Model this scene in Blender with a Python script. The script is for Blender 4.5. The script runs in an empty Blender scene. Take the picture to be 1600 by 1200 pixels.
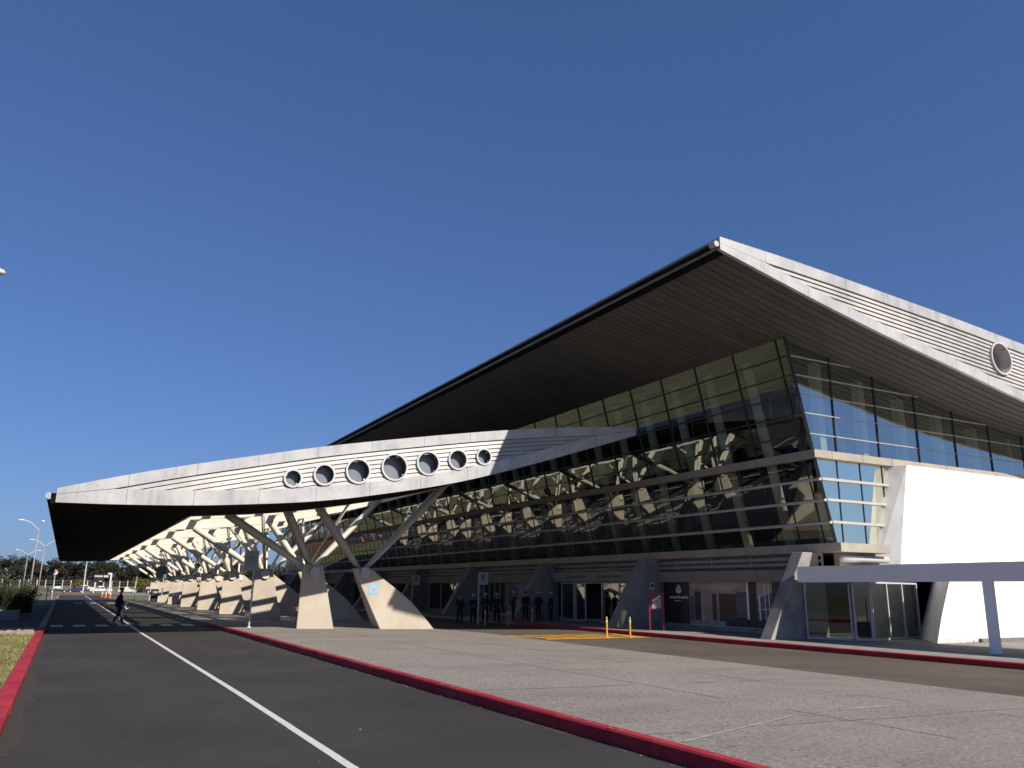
import bpy, bmesh, math, random
from mathutils import Vector, Matrix
random.seed(7)
R = math.radians
scene = bpy.context.scene
COL = scene.collection
FR = 11.0                      # structural bay along the road
Y0 = 39.9                      # first canopy frame
NF = 8
YF = 33.5                      # canopy near fascia plane
YC1 = 120.5                    # canopy far end
YG = 24.7                      # terminal end wall plane
YE = 21.36                     # terminal roof near fascia plane
YT1 = 127.0                    # terminal far end
S = YG / 25.5

# ------------------------------------------------------------------ helpers
class MB:
    def __init__(s): s.v = []; s.f = []; s.m = []
    def add(s, vs, fs, m=0):
        b = len(s.v); s.v += [tuple(v) for v in vs]
        for f in fs: s.f.append(tuple(b + i for i in f)); s.m.append(m)
    def quad(s, a, b, c, d, m=0): s.add([a, b, c, d], [(0, 1, 2, 3)], m)
    def poly(s, vs, m=0): s.add(vs, [tuple(range(len(vs)))], m)
    def box(s, x0, x1, y0, y1, z0, z1, m=0):
        s.hexa([(x0,y0,z0),(x1,y0,z0),(x1,y1,z0),(x0,y1,z0)], [(x0,y0,z1),(x1,y0,z1),(x1,y1,z1),(x0,y1,z1)], m)
    def hexa(s, b, t, m=0):
        s.add(list(b)+list(t), [(3,2,1,0),(4,5,6,7),(0,1,5,4),(1,2,6,5),(2,3,7,6),(3,0,4,7)], m)
    def prism(s, pts, d, m=0):
        """closed outline pts extruded by vector d"""
        n = len(pts); q = [tuple(Vector(p)+Vector(d)) for p in pts]
        s.add(list(pts)+q, [tuple(range(n))[::-1], tuple(range(n, 2*n))] + [(i,(i+1)%n,n+(i+1)%n,n+i) for i in range(n)], m)
    def tube(s, pts, rs, n=8, m=0, cap=True, flat=1.0, up=None):
        pts = [Vector(p) for p in pts]
        if not hasattr(rs, '__len__'): rs = [rs]*len(pts)
        b = len(s.v)
        for i, p in enumerate(pts):
            t = (pts[min(i+1,len(pts)-1)] - pts[max(i-1,0)]).normalized()
            u = Vector(up) if up else (Vector((0,0,1)) if abs(t.z) < .95 else Vector((0,1,0)))
            a = t.cross(u).normalized(); c = a.cross(t).normalized()
            for k in range(n):
                w = 2*math.pi*k/n
                s.v.append(tuple(p + a*math.cos(w)*rs[i]*flat + c*math.sin(w)*rs[i]))
        for i in range(len(pts)-1):
            for k in range(n):
                s.f.append((b+i*n+k, b+i*n+(k+1)%n, b+(i+1)*n+(k+1)%n, b+(i+1)*n+k)); s.m.append(m)
        if cap:
            s.f.append(tuple(b+k for k in range(n))[::-1]); s.m.append(m)
            e = b+(len(pts)-1)*n; s.f.append(tuple(e+k for k in range(n))); s.m.append(m)
    def disc(s, c, r, ax, th, n=24, m=0):
        c = Vector(c); ax = Vector(ax).normalized()
        s.tube([c, c+ax*th], r, n, m)
    def ring(s, c, r0, r1, y0, y1, n=40, m=0):
        """annular collar around the Y axis"""
        vs = []
        for y, r in ((y0,r0),(y0,r1),(y1,r1),(y1,r0)):
            for k in range(n):
                w = 2*math.pi*k/n; vs.append((c[0]+r*math.cos(w), y, c[1]+r*math.sin(w)))
        fs = []
        for j in range(4):
            for k in range(n): fs.append((j*n+k, j*n+(k+1)%n, ((j+1)%4)*n+(k+1)%n, ((j+1)%4)*n+k))
        s.add(vs, fs, m)

def mkmesh(name, mb, mats, off=(0,0,0), smooth=False):
    me = bpy.data.meshes.new(name)
    if any(off): v = [(a-off[0], b-off[1], c-off[2]) for a,b,c in mb.v]
    else: v = mb.v
    me.from_pydata(v, [], mb.f)
    if not isinstance(mats, (list, tuple)): mats = [mats]
    for m in mats: me.materials.append(m)
    if len(mats) > 1: me.polygons.foreach_set('material_index', mb.m)
    if smooth: me.polygons.foreach_set('use_smooth', [True]*len(me.polygons))
    me.validate(); me.update()
    bm = bmesh.new(); bm.from_mesh(me); bmesh.ops.recalc_face_normals(bm, faces=bm.faces); bm.to_mesh(me); bm.free()
    return me

def obj(name, data, parent=None):
    o = bpy.data.objects.new(name, data); COL.objects.link(o)
    if parent: o.parent = parent
    return o
def tag(o, label=None, cat=None, group=None, kind=None):
    if label: o['label'] = label
    if cat: o['category'] = cat
    if group: o['group'] = group
    if kind: o['kind'] = kind
    return o
def thing(name, label, cat, loc=(0,0,0), rz=0, group=None):
    o = obj(name, None); o.empty_display_size = .3
    o.location = loc; o.rotation_euler = (0,0,rz); o['wl'] = tuple(loc)
    return tag(o, label, cat, group)
def wl(o):
    while o.parent: o = o.parent
    return tuple(o['wl']) if 'wl' in o else (0,0,0)
def part(name, mb, mats, parent, label=None, smooth=False, world=True):
    """a mesh part; world=True: mb is in world coordinates (parent unrotated)"""
    off = wl(parent) if world else (0,0,0)
    o = obj(name, mkmesh(name, mb, mats, off, smooth), parent)
    if label: o['label'] = label
    return o
def struct(name, mb, mats, smooth=False, kind='structure'):
    o = obj(name, mkmesh(name, mb, mats, smooth=smooth)); o['kind'] = kind
    return o
def copy_tree(o, parent=None):
    c = o.copy(); COL.objects.link(c); c.parent = parent
    for ch in list(o.children): copy_tree(ch, c)
    return c
def lerp(a, b, t): return a + (b-a)*t
def interp(tab, x):
    if x <= tab[0][0]:
        (x0,y0),(x1,y1) = tab[0],tab[1]
    elif x >= tab[-1][0]:
        (x0,y0),(x1,y1) = tab[-2],tab[-1]
    else:
        for (x0,y0),(x1,y1) in zip(tab, tab[1:]):
            if x0 <= x <= x1: break
    return y0 + (y1-y0)*(x-x0)/(x1-x0)
def smooth_tab(tab, n=64):
    """Catmull-Rom resample"""
    out = []
    P = [tab[0]] + list(tab) + [tab[-1]]
    for i in range(1, len(P)-2):
        for j in range(n//len(tab)+2):
            t = j/(n//len(tab)+2)
            x = lerp(P[i][0], P[i+1][0], t)
            m0 = (P[i+1][1]-P[i-1][1])/max(P[i+1][0]-P[i-1][0],1e-6); m1 = (P[i+2][1]-P[i][1])/max(P[i+2][0]-P[i][0],1e-6)
            h = P[i+1][0]-P[i][0]
            y = (2*t**3-3*t*t+1)*P[i][1] + (t**3-2*t*t+t)*h*m0 + (-2*t**3+3*t*t)*P[i+1][1] + (t**3-t*t)*h*m1
            out.append((x,y))
    out.append(tab[-1]); return out

# ------------------------------------------------------------------ materials
ALB = .70       # common reflectance scale, balanced against the exposure below
def dim(c): return tuple(x*ALB for x in c)
def mat(name, base, rough=.7, metal=0.0, spec=.5, var=None, scale=3.0, bump=0, bscale=40, var2=None, scale2=.4, stretch=None, detail=6, coat=0, thr=(.35,.65), thr2=(.4,.62)):
    base = dim(base); var = dim(var) if var else var; var2 = dim(var2) if var2 else var2
    m = bpy.data.materials.new(name); m.use_nodes = True
    nt = m.node_tree; N = nt.nodes; L = nt.links
    b = N['Principled BSDF']
    b.inputs['Roughness'].default_value = rough; b.inputs['Metallic'].default_value = metal
    b.inputs['Specular IOR Level'].default_value = spec
    if coat: b.inputs['Coat Weight'].default_value = coat; b.inputs['Coat Roughness'].default_value = .06
    b.inputs['Base Color'].default_value = (*base, 1)
    tc = N.new('ShaderNodeTexCoord'); src = tc.outputs['Object']
    if stretch:
        mp = N.new('ShaderNodeMapping'); mp.inputs['Scale'].default_value = stretch
        L.new(src, mp.inputs['Vector']); ssrc = mp.outputs['Vector']
    else: ssrc = src
    cur = None
    def noise(sc, vec, det=detail):
        n = N.new('ShaderNodeTexNoise'); n.inputs['Scale'].default_value = sc; n.inputs['Detail'].default_value = det
        n.inputs['Roughness'].default_value = .62
        L.new(vec, n.inputs['Vector']); return n.outputs['Fac']
    def ramp(f, a, c):
        r = N.new('ShaderNodeMapRange'); r.inputs['From Min'].default_value = a; r.inputs['From Max'].default_value = c
        L.new(f, r.inputs['Value']); return r.outputs['Result']
    def mix(f, a, c):
        x = N.new('ShaderNodeMix'); x.data_type = 'RGBA'
        L.new(f, x.inputs['Factor'])
        if hasattr(a, 'default_value') or hasattr(a, 'links'): L.new(a, x.inputs[6])
        else: x.inputs[6].default_value = (*a, 1)
        x.inputs[7].default_value = (*c, 1)
        return x.outputs[2]
    if var:
        cur = mix(ramp(noise(scale, ssrc), *thr), base, var)
    if var2:
        cur = mix(ramp(noise(scale2, src), *thr2), cur if cur else base, var2)
    if cur: L.new(cur, b.inputs['Base Color'])
    if bump:
        bp = N.new('ShaderNodeBump'); bp.inputs['Strength'].default_value = bump; bp.inputs['Distance'].default_value = .02
        L.new(noise(bscale, src, 4), bp.inputs['Height']); L.new(bp.outputs['Normal'], b.inputs['Normal'])
    m['mix'] = 1
    return m
def speckle(m, scale, col, lo, hi):
    """aggregate speckles of another colour over an existing material"""
    nt = m.node_tree; N = nt.nodes; L = nt.links; b = N['Principled BSDF']
    tc = N.new('ShaderNodeTexCoord'); v = N.new('ShaderNodeTexNoise'); v.inputs['Scale'].default_value = scale; v.inputs['Detail'].default_value = 3
    L.new(tc.outputs['Object'], v.inputs['Vector'])
    r = N.new('ShaderNodeMapRange'); r.inputs['From Min'].default_value = lo; r.inputs['From Max'].default_value = hi
    L.new(v.outputs['Fac'], r.inputs['Value'])
    x = N.new('ShaderNodeMix'); x.data_type = 'RGBA'; L.new(r.outputs['Result'], x.inputs['Factor'])
    li = b.inputs['Base Color'].links
    if li: L.new(li[0].from_socket, x.inputs[6])
    else: x.inputs[6].default_value = b.inputs['Base Color'].default_value
    x.inputs[7].default_value = (*dim(col), 1); L.new(x.outputs[2], b.inputs['Base Color'])
    return m

M = {}
M['asphalt'] = speckle(mat('asphalt', (.056,.052,.0485), .92, spec=.25, var=(.066,.061,.057), scale=2.2, bump=.5, bscale=70, var2=(.044,.041,.039), scale2=.22, stretch=(1,.22,1)), 55, (.095,.087,.08), .62, .78)
M['asphalt_brown'] = speckle(mat('asphalt_brown', (.15,.118,.092), .92, spec=.2, var=(.178,.142,.113), scale=1.6, bump=.5, bscale=60, var2=(.122,.098,.078), scale2=.25, stretch=(1,.25,1)), 45, (.24,.215,.19), .6, .75)
M['aggregate'] = speckle(speckle(mat('aggregate_concrete', (.335,.30,.262), .95, spec=.2, var=(.275,.247,.218), scale=.9, bump=.6, bscale=55, var2=(.36,.325,.285), scale2=.3, stretch=(.35,1.2,1), thr=(.42,.6)), 16, (.13,.118,.108), .53, .70), 21, (.52,.475,.42), .56, .74)
M['aggregate'] = speckle(M['aggregate'], 7, (.27,.245,.215), .56, .74)
M['stain'] = mat('damp_stain', (.24,.225,.225), .9, var=(.32,.3,.29), scale=2)
M['joint'] = mat('joint_filler', (.20,.185,.17), .95, var=(.28,.255,.23), scale=3)
M['pale_joint'] = mat('pale_joint', (.45,.42,.38), .95, var=(.34,.31,.28), scale=5)
M['sidewalk'] = mat('sidewalk_concrete', (.30,.28,.255), .9, var=(.23,.215,.195), scale=1.4, bump=.3, bscale=50, var2=(.38,.36,.34), scale2=.4)
M['kerb_red'] = mat('kerb_red_paint', (.44,.016,.035), .7, spec=.3, var=(.36,.013,.028), scale=5, var2=(.5,.04,.055), scale2=1.4, bump=.25, bscale=30)
M['kerb_grey'] = mat('kerb_grey', (.3,.285,.27), .9, var=(.22,.21,.2), scale=3)
M['white_paint'] = mat('road_white_paint', (.78,.77,.75), .7, var=(.6,.59,.57), scale=4, thr=(.5,.8))
M['worn_paint'] = mat('worn_white_paint', (.75,.75,.74), .8, var=(.5,.5,.49), scale=3)
M['yellow_paint'] = mat('road_yellow_paint', (.8,.40,.03), .7, var=(.62,.3,.04), scale=3, thr=(.5,.75))
M['pier'] = mat('pier_concrete', (.62,.535,.43), .9, spec=.2, var=(.54,.465,.37), scale=1.3, var2=(.68,.595,.485), scale2=.5, bump=.25, bscale=25)
M['pier_old'] = mat('weathered_concrete', (.38,.365,.34), .9, spec=.2, var=(.25,.24,.225), scale=1.5, var2=(.45,.43,.40), scale2=.5, bump=.3, bscale=25)
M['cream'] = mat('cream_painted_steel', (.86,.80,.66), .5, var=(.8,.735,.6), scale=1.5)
M['strut'] = mat('shaded_cream_steel', (.66,.63,.56), .5, var=(.6,.57,.51), scale=1.5)  # cream steel greyed to carry the shade on the front struts
M['metal'] = speckle(mat('fascia_metal', (.51,.51,.515), .5, spec=.5, var=(.37,.375,.385), scale=1.9, var2=(.60,.597,.59), scale2=.7, stretch=(2.2,1,.3), thr=(.42,.66)), 7, (.47,.46,.45), .55, .75)
M['siding'] = mat('siding_metal', (.50,.49,.47), .5, var=(.40,.395,.385), scale=1.2, stretch=(.3,1,2), var2=(.64,.61,.57), scale2=.5)
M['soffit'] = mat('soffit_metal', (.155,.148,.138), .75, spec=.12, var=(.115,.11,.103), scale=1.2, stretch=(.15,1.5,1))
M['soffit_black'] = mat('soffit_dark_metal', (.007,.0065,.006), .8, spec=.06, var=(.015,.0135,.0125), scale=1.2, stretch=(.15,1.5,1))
M['roof'] = mat('roof_sheet', (.45,.45,.45), .5, var=(.38,.38,.38), scale=1)
M['white_wall'] = mat('white_render', (1.15,1.13,1.1), .8, var=(1.1,1.08,1.05), scale=.6, bump=.1, bscale=12)
M['white_wall'] = speckle(M['white_wall'], 1.1, (1.0,.97,.93), .5, .7)
M['grime'] = mat('wall_grime', (.62,.58,.52), .9, var=(.85,.82,.78), scale=2.2, thr=(.35,.6))
M['alu'] = mat('pale_aluminium', (.62,.60,.57), .4, spec=.6, var=(.55,.53,.5), scale=2)
M['beige'] = mat('beige_ledge', (.5,.44,.36), .6, var=(.41,.36,.3), scale=1.6)
M['beige_shaded'] = mat('shaded_beige_panel', (.40,.37,.315), .75, spec=.25, var=(.33,.305,.26), scale=1.6)  # ledge beige darkened to stand for the shade on the ground floor
M['alu_shaded'] = mat('shaded_duct_metal', (.46,.445,.415), .6, spec=.3, var=(.38,.37,.345), scale=2)  # aluminium toned down, shade under the facade put into its colour
M['recess'] = mat('porthole_recess_shade', (.10,.105,.115), .6)  # inner tube coloured dark so the shadow in the hole stays deep
M['mullion'] = mat('dark_mullion', (.025,.026,.026), .4)
M['white_metal'] = mat('white_painted_metal', (.72,.72,.71), .45, var=(.64,.64,.63), scale=2)
M['grey_panel'] = mat('lilac_grey_panel', (1.28,1.22,1.14), .5, var=(1.2,1.14,1.06), scale=1.2)
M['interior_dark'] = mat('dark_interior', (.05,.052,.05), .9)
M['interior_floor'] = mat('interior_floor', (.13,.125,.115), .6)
M['inner_col'] = mat('interior_column', (1.2,1.17,1.03), .6)
M['black'] = mat('black_plastic', (.015,.015,.016), .5)
M['rubber'] = mat('rubber', (.02,.02,.02), .85)
M['sign_face'] = mat('sign_face', (.42,.44,.47), .55, var=(.38,.4,.43), scale=2)
M['sign_white'] = mat('sign_white', (.8,.8,.79), .5)
M['sign_grey'] = mat('sign_dim_grey', (.45,.44,.43), .6)
M['ink'] = mat('sign_ink', (.03,.03,.033), .8, spec=.15)
M['ink_grey'] = mat('sign_grey_ink', (.17,.175,.19), .6)
M['red'] = mat('red_paint', (.3,.012,.016), .45, var=(.25,.01,.014), scale=3)
M['sky_blue'] = mat('notice_blue', (.32,.58,.74), .5)
M['dark_blue'] = mat('uniform_navy', (.012,.016,.03), .85, var=(.018,.022,.04), scale=8)
M['navy_grey'] = mat('trousers_navy', (.03,.033,.055), .85, var=(.02,.023,.04), scale=8)
M['uniform_black'] = mat('uniform_black', (.010,.010,.012), .85, var=(.016,.016,.018), scale=8)
M['skin'] = mat('skin', (.42,.25,.17), .55)
M['hair'] = mat('hair', (.02,.015,.012), .7)
M['cap_white'] = mat('cap_white', (.78,.78,.76), .6)
M['glove_white'] = mat('glove_white', (.8,.8,.78), .7)
M['galv'] = mat('galvanised_steel', (.42,.40,.38), .5, var=(.34,.32,.3), scale=3)
M['lamp_white'] = mat('lamp_white', (.74,.75,.75), .4)
M['orange'] = mat('orange_plastic', (.85,.25,.03), .5)
M['brick'] = mat('red_paving', (.26,.085,.045), .9, var=(.2,.07,.04), scale=1)
M['pale_road'] = mat('pale_road', (.30,.295,.285), .9, var=(.25,.245,.24), scale=.3)
M['dry_grass'] = mat('dry_grass_ground', (.17,.145,.06), .95, var=(.24,.2,.11), scale=.8, var2=(.1,.11,.035), scale2=.12, bump=.5, bscale=12)
M['lawn'] = mat('lawn_soil', (.24,.225,.085), .95, var=(.40,.33,.19), scale=1.2, var2=(.17,.18,.05), scale2=.5, bump=.6, bscale=30)
M['soil'] = mat('planting_soil', (.026,.024,.016), .95, var=(.04,.044,.018), scale=1.5, bump=.6, bscale=15)
M['stone'] = mat('border_stone', (.42,.33,.24), .9, var=(.3,.24,.18), scale=4)
M['planter'] = mat('planter_concrete', (.24,.26,.3), .85, var=(.2,.22,.25), scale=2)
M['bark'] = mat('bark', (.16,.14,.115), .9, var=(.09,.075,.06), scale=3, stretch=(1,1,.2))
M['wood'] = mat('bench_slat', (.5,.46,.38), .7, var=(.42,.38,.31), scale=4)

def leafmat(name, a, b, c=None, scale=.8):
    m = mat(name, a, .7, spec=.15, var=b, scale=scale, var2=c, scale2=2.5)
    return m
M['leaf_dark'] = leafmat('eucalyptus_leaf', (.032,.038,.02), (.05,.053,.03), (.022,.028,.016), .35)
M['leaf_brown'] = leafmat('brownish_leaf', (.056,.046,.034), (.04,.038,.026), (.07,.058,.042), .35)
M['leaf_olive'] = leafmat('olive_leaf', (.08,.095,.055), (.12,.13,.08), None, .7)
M['leaf_yellow'] = leafmat('autumn_leaf', (.2,.15,.03), (.12,.11,.03), None, .7)
M['blade'] = leafmat('sword_leaf', (.055,.07,.03), (.10,.105,.055), (.03,.04,.018), 1.2)
M['grass'] = leafmat('grass_blade', (.25,.235,.075), (.46,.37,.19), (.18,.19,.05), .9)

def glassmat(name, tint, refl=1.0, ior=1.75):
    m = bpy.data.materials.new(name); m.use_nodes = True
    nt = m.node_tree; N = nt.nodes; L = nt.links
    for n in list(N): N.remove(n)
    o = N.new('ShaderNodeOutputMaterial'); mx = N.new('ShaderNodeMixShader')
    t = N.new('ShaderNodeBsdfTransparent'); t.inputs['Color'].default_value = (*tint, 1)
    g = N.new('ShaderNodeBsdfGlossy'); g.inputs['Roughness'].default_value = .004; rc = refl if isinstance(refl, tuple) else (refl*.97, refl, refl*.96); g.inputs['Color'].default_value = (*rc, 1)
    fr = N.new('ShaderNodeLayerWeight'); fr.inputs['Blend'].default_value = .5
    mr = N.new('ShaderNodeMapRange'); mr.inputs['From Min'].default_value = 0; mr.inputs['From Max'].default_value = 1
    mr.inputs['To Min'].default_value = ior[0]; mr.inputs['To Max'].default_value = ior[1]
    # slight waviness of the panes
    tc = N.new('ShaderNodeTexCoord'); nz = N.new('ShaderNodeTexNoise'); nz.inputs['Scale'].default_value = .55; nz.inputs['Detail'].default_value = 1.5
    bp = N.new('ShaderNodeBump'); bp.inputs['Strength'].default_value = .06; bp.inputs['Distance'].default_value = .05
    L.new(tc.outputs['Object'], nz.inputs['Vector']); L.new(nz.outputs['Fac'], bp.inputs['Height']); L.new(bp.outputs['Normal'], g.inputs['Normal'])
    L.new(fr.outputs['Facing'], mr.inputs['Value']); L.new(mr.outputs['Result'], mx.inputs['Fac'])
    L.new(t.outputs[0], mx.inputs[1]); L.new(g.outputs[0], mx.inputs[2]); L.new(mx.outputs[0], o.inputs['Surface'])
    return m
M['glass'] = glassmat('tinted_glass', (.60,.66,.58), (.78,.82,.74), (.11,.6))
M['glass_teal'] = glassmat('teal_glass', (.30,.42,.38), (1.0,1.0,.79), (.92,.98))
M['glass_end'] = glassmat('end_glass', (.66,.74,.72), (.95,.98,.90), (.34,.76))
M['glass_clear'] = glassmat('clear_glass', (.62,.70,.66), .9, (.06,.5))
M['pane_grey'] = mat('porthole_backing', (.27,.285,.315), .3, var=(.23,.245,.275), scale=1)
M['car_glass'] = mat('car_glass', (.012,.014,.016), .08, spec=.8)

# ------------------------------------------------------------------ ground
g = MB(); g.quad((-2500,-600,-.03),(2500,-600,-.03),(2500,2600,-.03),(-2500,2600,-.03))
struct('ground', g, M['dry_grass'])
g = MB(); g.quad((-.5,-30,0),(6.8,-30,0),(6.8,184,0),(-.5,184,0)); struct('road', g, M['asphalt'])
g = MB(); g.quad((16.5,-30,-.004),(23.9,-30,-.004),(23.9,184,-.004),(16.5,184,-.004)); struct('drop_off_lane', g, M['asphalt_brown'])
g = MB(); g.quad((-3,184,-.006),(10.9,184,-.006),(10.9,206,-.006),(-3,206,-.006)); struct('red_paving', g, M['brick'])
g = MB(); g.quad((11,190,-.002),(90,190,-.002),(90,234,-.002),(11,234,-.002)); struct('cross_street', g, M['pale_road'])
g = MB(); g.quad((-60,236,.002),(90,236,.002),(90,254,.002),(-60,254,.002)); struct('car_park', g, M['pale_road'])
# grass bank behind the parked cars
g = MB(); n = 60
vs = []; fs = []
for i in range(n+1):
    x = -120 + 300*i/n
    for j,(y,z) in enumerate(((254,-.02),(262,.5),(270,1.2),(280,1.6),(330,1.6),(700,1.0))):
        vs.append((x, y, z + (random.uniform(-.12,.12) if 0<j<5 else 0)))
for i in range(n):
    for j in range(5): a = i*6+j; fs.append((a,a+6,a+7,a+1))
g.add(vs, fs); struct('terrain', g, M['dry_grass'], True)
# island slab, sloping down from the road kerb to the lane
def island_z(x): return lerp(.17, .03, min(1, max(0, (x-7)/10.0)))
edge = [(-30,17.3),(10,17.3),(21,17.35),(28,17.4),(33,17.6),(36.5,17.7),(39.5,16.9),(60,16.8),(125,16.8)]
g = MB(); vs = []; fs = []; ys = [-30]+[ -10+i*2.5 for i in range(0,55)]
for y in ys:
    xe = interp(edge, y)
    for i in range(9): x = lerp(6.94, xe, i/8); vs.append((x, y, island_z(x)))
    vs.append((xe, y, -.02))
for j in range(len(ys)-1):
    for i in range(9): a = j*10+i; fs.append((a,a+1,a+11,a+10))
g.add(vs, fs); struct('pedestrian_island', g, M['aggregate'])
# joints, stains and pale seams on the island, thin sheets laid on it
def on_island(pts, h): return [(x,y,island_z(x)+h) for x,y in pts]
g = MB()
for yj in (9.2, 14.4, 19.6, 24.8, 30.0, 35.2):
    k = 14
    for i in range(k):
        a = lerp(7.0, 17.2, i/k); b = lerp(7.0, 17.2, (i+1)/k)
        w = .016*random.uniform(.6,1.3)
        ya = yj + .05*math.sin(a*1.7+yj) ; yb = yj + .05*math.sin(b*1.7+yj)
        if random.random() < .8: g.poly(on_island([(a,ya-w),(b,yb-w),(b,yb+w),(a,ya+w)], .005))
for xj in (10.9, 14.1):
    for i in range(26):
        if random.random() < .68:
            y = i*1.5; g.poly(on_island([(xj-.014,y),(xj+.014,y),(xj+.014+.03*math.sin(y),y+1.5),(xj-.014+.03*math.sin(y),y+1.5)], .005))
struct('pavement_joints', g, M['joint'])
g = MB(); random.seed(21)
def blob(cx, cy, rx, ry, rot=0):
    pts = []
    for k in range(22):
        w = 2*math.pi*k/22; r = 1+.28*math.sin(3*w+cx)+.18*math.sin(5*w+cy*2)+random.uniform(-.08,.08)
        x = rx*r*math.cos(w); y = ry*r*math.sin(w)
        pts.append((min(17.1,max(7.8,cx+x*math.cos(rot)-y*math.sin(rot))), cy+x*math.sin(rot)+y*math.cos(rot)))
    return pts
g2 = MB()
for (x0,y0,x1,y1,w) in ((7.1,8.6,10.4,9.9,.06),(11.8,10.15,13.2,10.25,.09)):
    k = 16
    for i in range(k):
        t0=i/k; t1=(i+1)/k; wa=w*random.uniform(.25,1); wb=w*random.uniform(.25,1)
        xa=lerp(x0,x1,t0); xb=lerp(x0,x1,t1); ya=lerp(y0,y1,t0); yb=lerp(y0,y1,t1)
        g2.poly(on_island([(xa,ya-wa),(xb,yb-wb),(xb,yb+wb),(xa,ya+wa)], .007))
struct('pale_pavement_seams', g2, M['pale_joint'])
# kerbs
def kerb(name, x0, x1, y0, y1, z, m, bev=.025):
    g = MB(); n = max(1, int((y1-y0)/1.2))
    for i in range(n):
        a = lerp(y0,y1,i/n)+.004; b = lerp(y0,y1,(i+1)/n)-.004
        jx = random.uniform(-.006,.006); jz = random.uniform(-.004,.004)
        out = [(x0+jx,a,-.03),(x0+jx,a,z-bev+jz),(x0+bev+jx,a,z+jz),(x1-bev+jx,a,z+jz),(x1+jx,a,z-bev+jz),(x1+jx,a,-.03)]
        g.prism(out, (0,b-a,0))
    o = struct(name, g, m); return o
kerb('road_kerb', -.78, -.5, -12, 43.6, .15, M['kerb_red'])
kerb('road_kerb', -.78, -.5, 43.6, 178, .12, M['kerb_grey'])
kerb('road_kerb', 6.75, 6.95, -12, 46.2, .19, M['kerb_red'])
kerb('road_kerb', 6.75, 6.95, 46.2, 124, .185, M['kerb_grey'])
kerb('road_kerb', 23.9, 24.15, -20, 44.0, .17, M['kerb_red'])
kerb('road_kerb', 23.9, 24.15, 44.0, 128, .16, M['kerb_grey'])
g = MB(); random.seed(47)
for i in range(60):
    y = random.uniform(7,40); w = random.uniform(.02,.06); l_ = random.uniform(.03,.2); x = random.choice((6.78,6.81,6.84))
    g.poly([(x,y,.1955),(x+w*.6,y+l_*.2,.1955),(x+w,y+l_*.6,.1955),(x+w*.4,y+l_,.1955),(x-.01,y+l_*.7,.1955)])
for i in range(30):
    y = random.uniform(13,42); w = random.uniform(.02,.08); l_ = random.uniform(.05,.25); x = -.72+random.uniform(0,.1)
    g.poly([(x,y,.1565),(x+w*.6,y+l_*.2,.1565),(x+w,y+l_*.6,.1565),(x+w*.4,y+l_,.1565),(x-.01,y+l_*.7,.1565)])
struct('kerb_paint_chips', g, M['kerb_grey'])
g = MB(); g.hexa([(24.15,-20,-.05),(64,-20,-.05),(64,130,-.05),(24.15,130,-.05)], [(24.15,-20,.155),(64,-20,.155),(64,130,.155),(24.15,130,.155)])
struct('sidewalk', g, M['sidewalk'])
# white line
g = MB(); pts = [(3.17,-12),(3.17,8),(3.24,17.5),(3.22,41),(3.3,50),(3.5,100),(3.75,176)]
P = []
for (xa,ya),(xb,yb) in zip(pts, pts[1:]):
    k = max(1,int((yb-ya)/2))
    P += [(lerp(xa,xb,i/k), lerp(ya,yb,i/k)) for i in range(k)]
P.append(pts[-1])
for (xa,ya),(xb,yb) in zip(P,P[1:]):
    j = .006*math.sin(ya*3.1); g.quad((xa-.06+j,ya,.004),(xa+.06+j,ya,.004),(xb+.06,yb,.004),(xb-.06,yb,.004))
struct('lane_marking', g, M['white_paint'])
g = MB()
for i in range(7):
    x = -.36 + 1.02*i; g.quad((x,46.6,.006),(x+.56,46.6,.006),(x+.56,48.7,.006),(x,48.7,.006))
for i in range(4):
    x = 1.2+1.7*i; g.quad((x,104,.006),(x+.9,104,.006),(x+.9,109,.006),(x,109,.006))
struct('crosswalk_marking', g, M['worn_paint'])
g = MB(); g.quad((18.0,30.35,.006),(23.5,30.35,.006),(23.5,30.95,.006),(18.3,30.95,.006))
for x in (18.9,19.95,21.0,22.05,23.1):
    g.quad((x-.3,30.95,.006),(x+.25,30.95,.006),(x-.9,33.6,.006),(x-1.45,33.6,.006))
g.quad((23.0,30.95,.007),(23.5,30.95,.007),(23.75,33.6,.007),(23.3,33.6,.007))
struct('yellow_hatch_marking', g, M['yellow_paint'])
g = MB(); random.seed(41)
def asphalt_patch(mb, x0, x1, y0, y1, h, jag=.05):
    pts = []
    for (xa,ya),(xb,yb) in (((x0,y0),(x1,y0)),((x1,y0),(x1,y1)),((x1,y1),(x0,y1)),((x0,y1),(x0,y0))):
        for k in range(8): pts.append((lerp(xa,xb,k/8)+random.uniform(-jag,jag), lerp(ya,yb,k/8)+random.uniform(-jag,jag), h))
    mb.poly(pts)
asphalt_patch(g, 4.7, 6.2, 29, 34, .0022); asphalt_patch(g, .6, 1.5, 27, 31, .0022)
M['patch'] = mat('asphalt_patch', (.049,.046,.0435), .93, spec=.2, var=(.058,.055,.052), scale=3, bump=.5, bscale=60)
struct('asphalt_patches', g, M['patch'])
g = MB(); random.seed(43)
for i in range(46):
    y = 6+i*.85; w = random.uniform(.05,.28); pts = [(6.745,y,.0026)]+[(6.745-w*random.uniform(.5,1)*math.sin(math.pi*k/7), y+1.3*k/7, .0026+.0001*(i%4)) for k in range(1,7)]+[(6.745,y+1.3,.0026)]
    g.poly(pts)
struct('gutter_dirt', g, mat('gutter_dirt', (.10,.092,.083), .95, spec=.2, var=(.06,.055,.05), scale=6))
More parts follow.
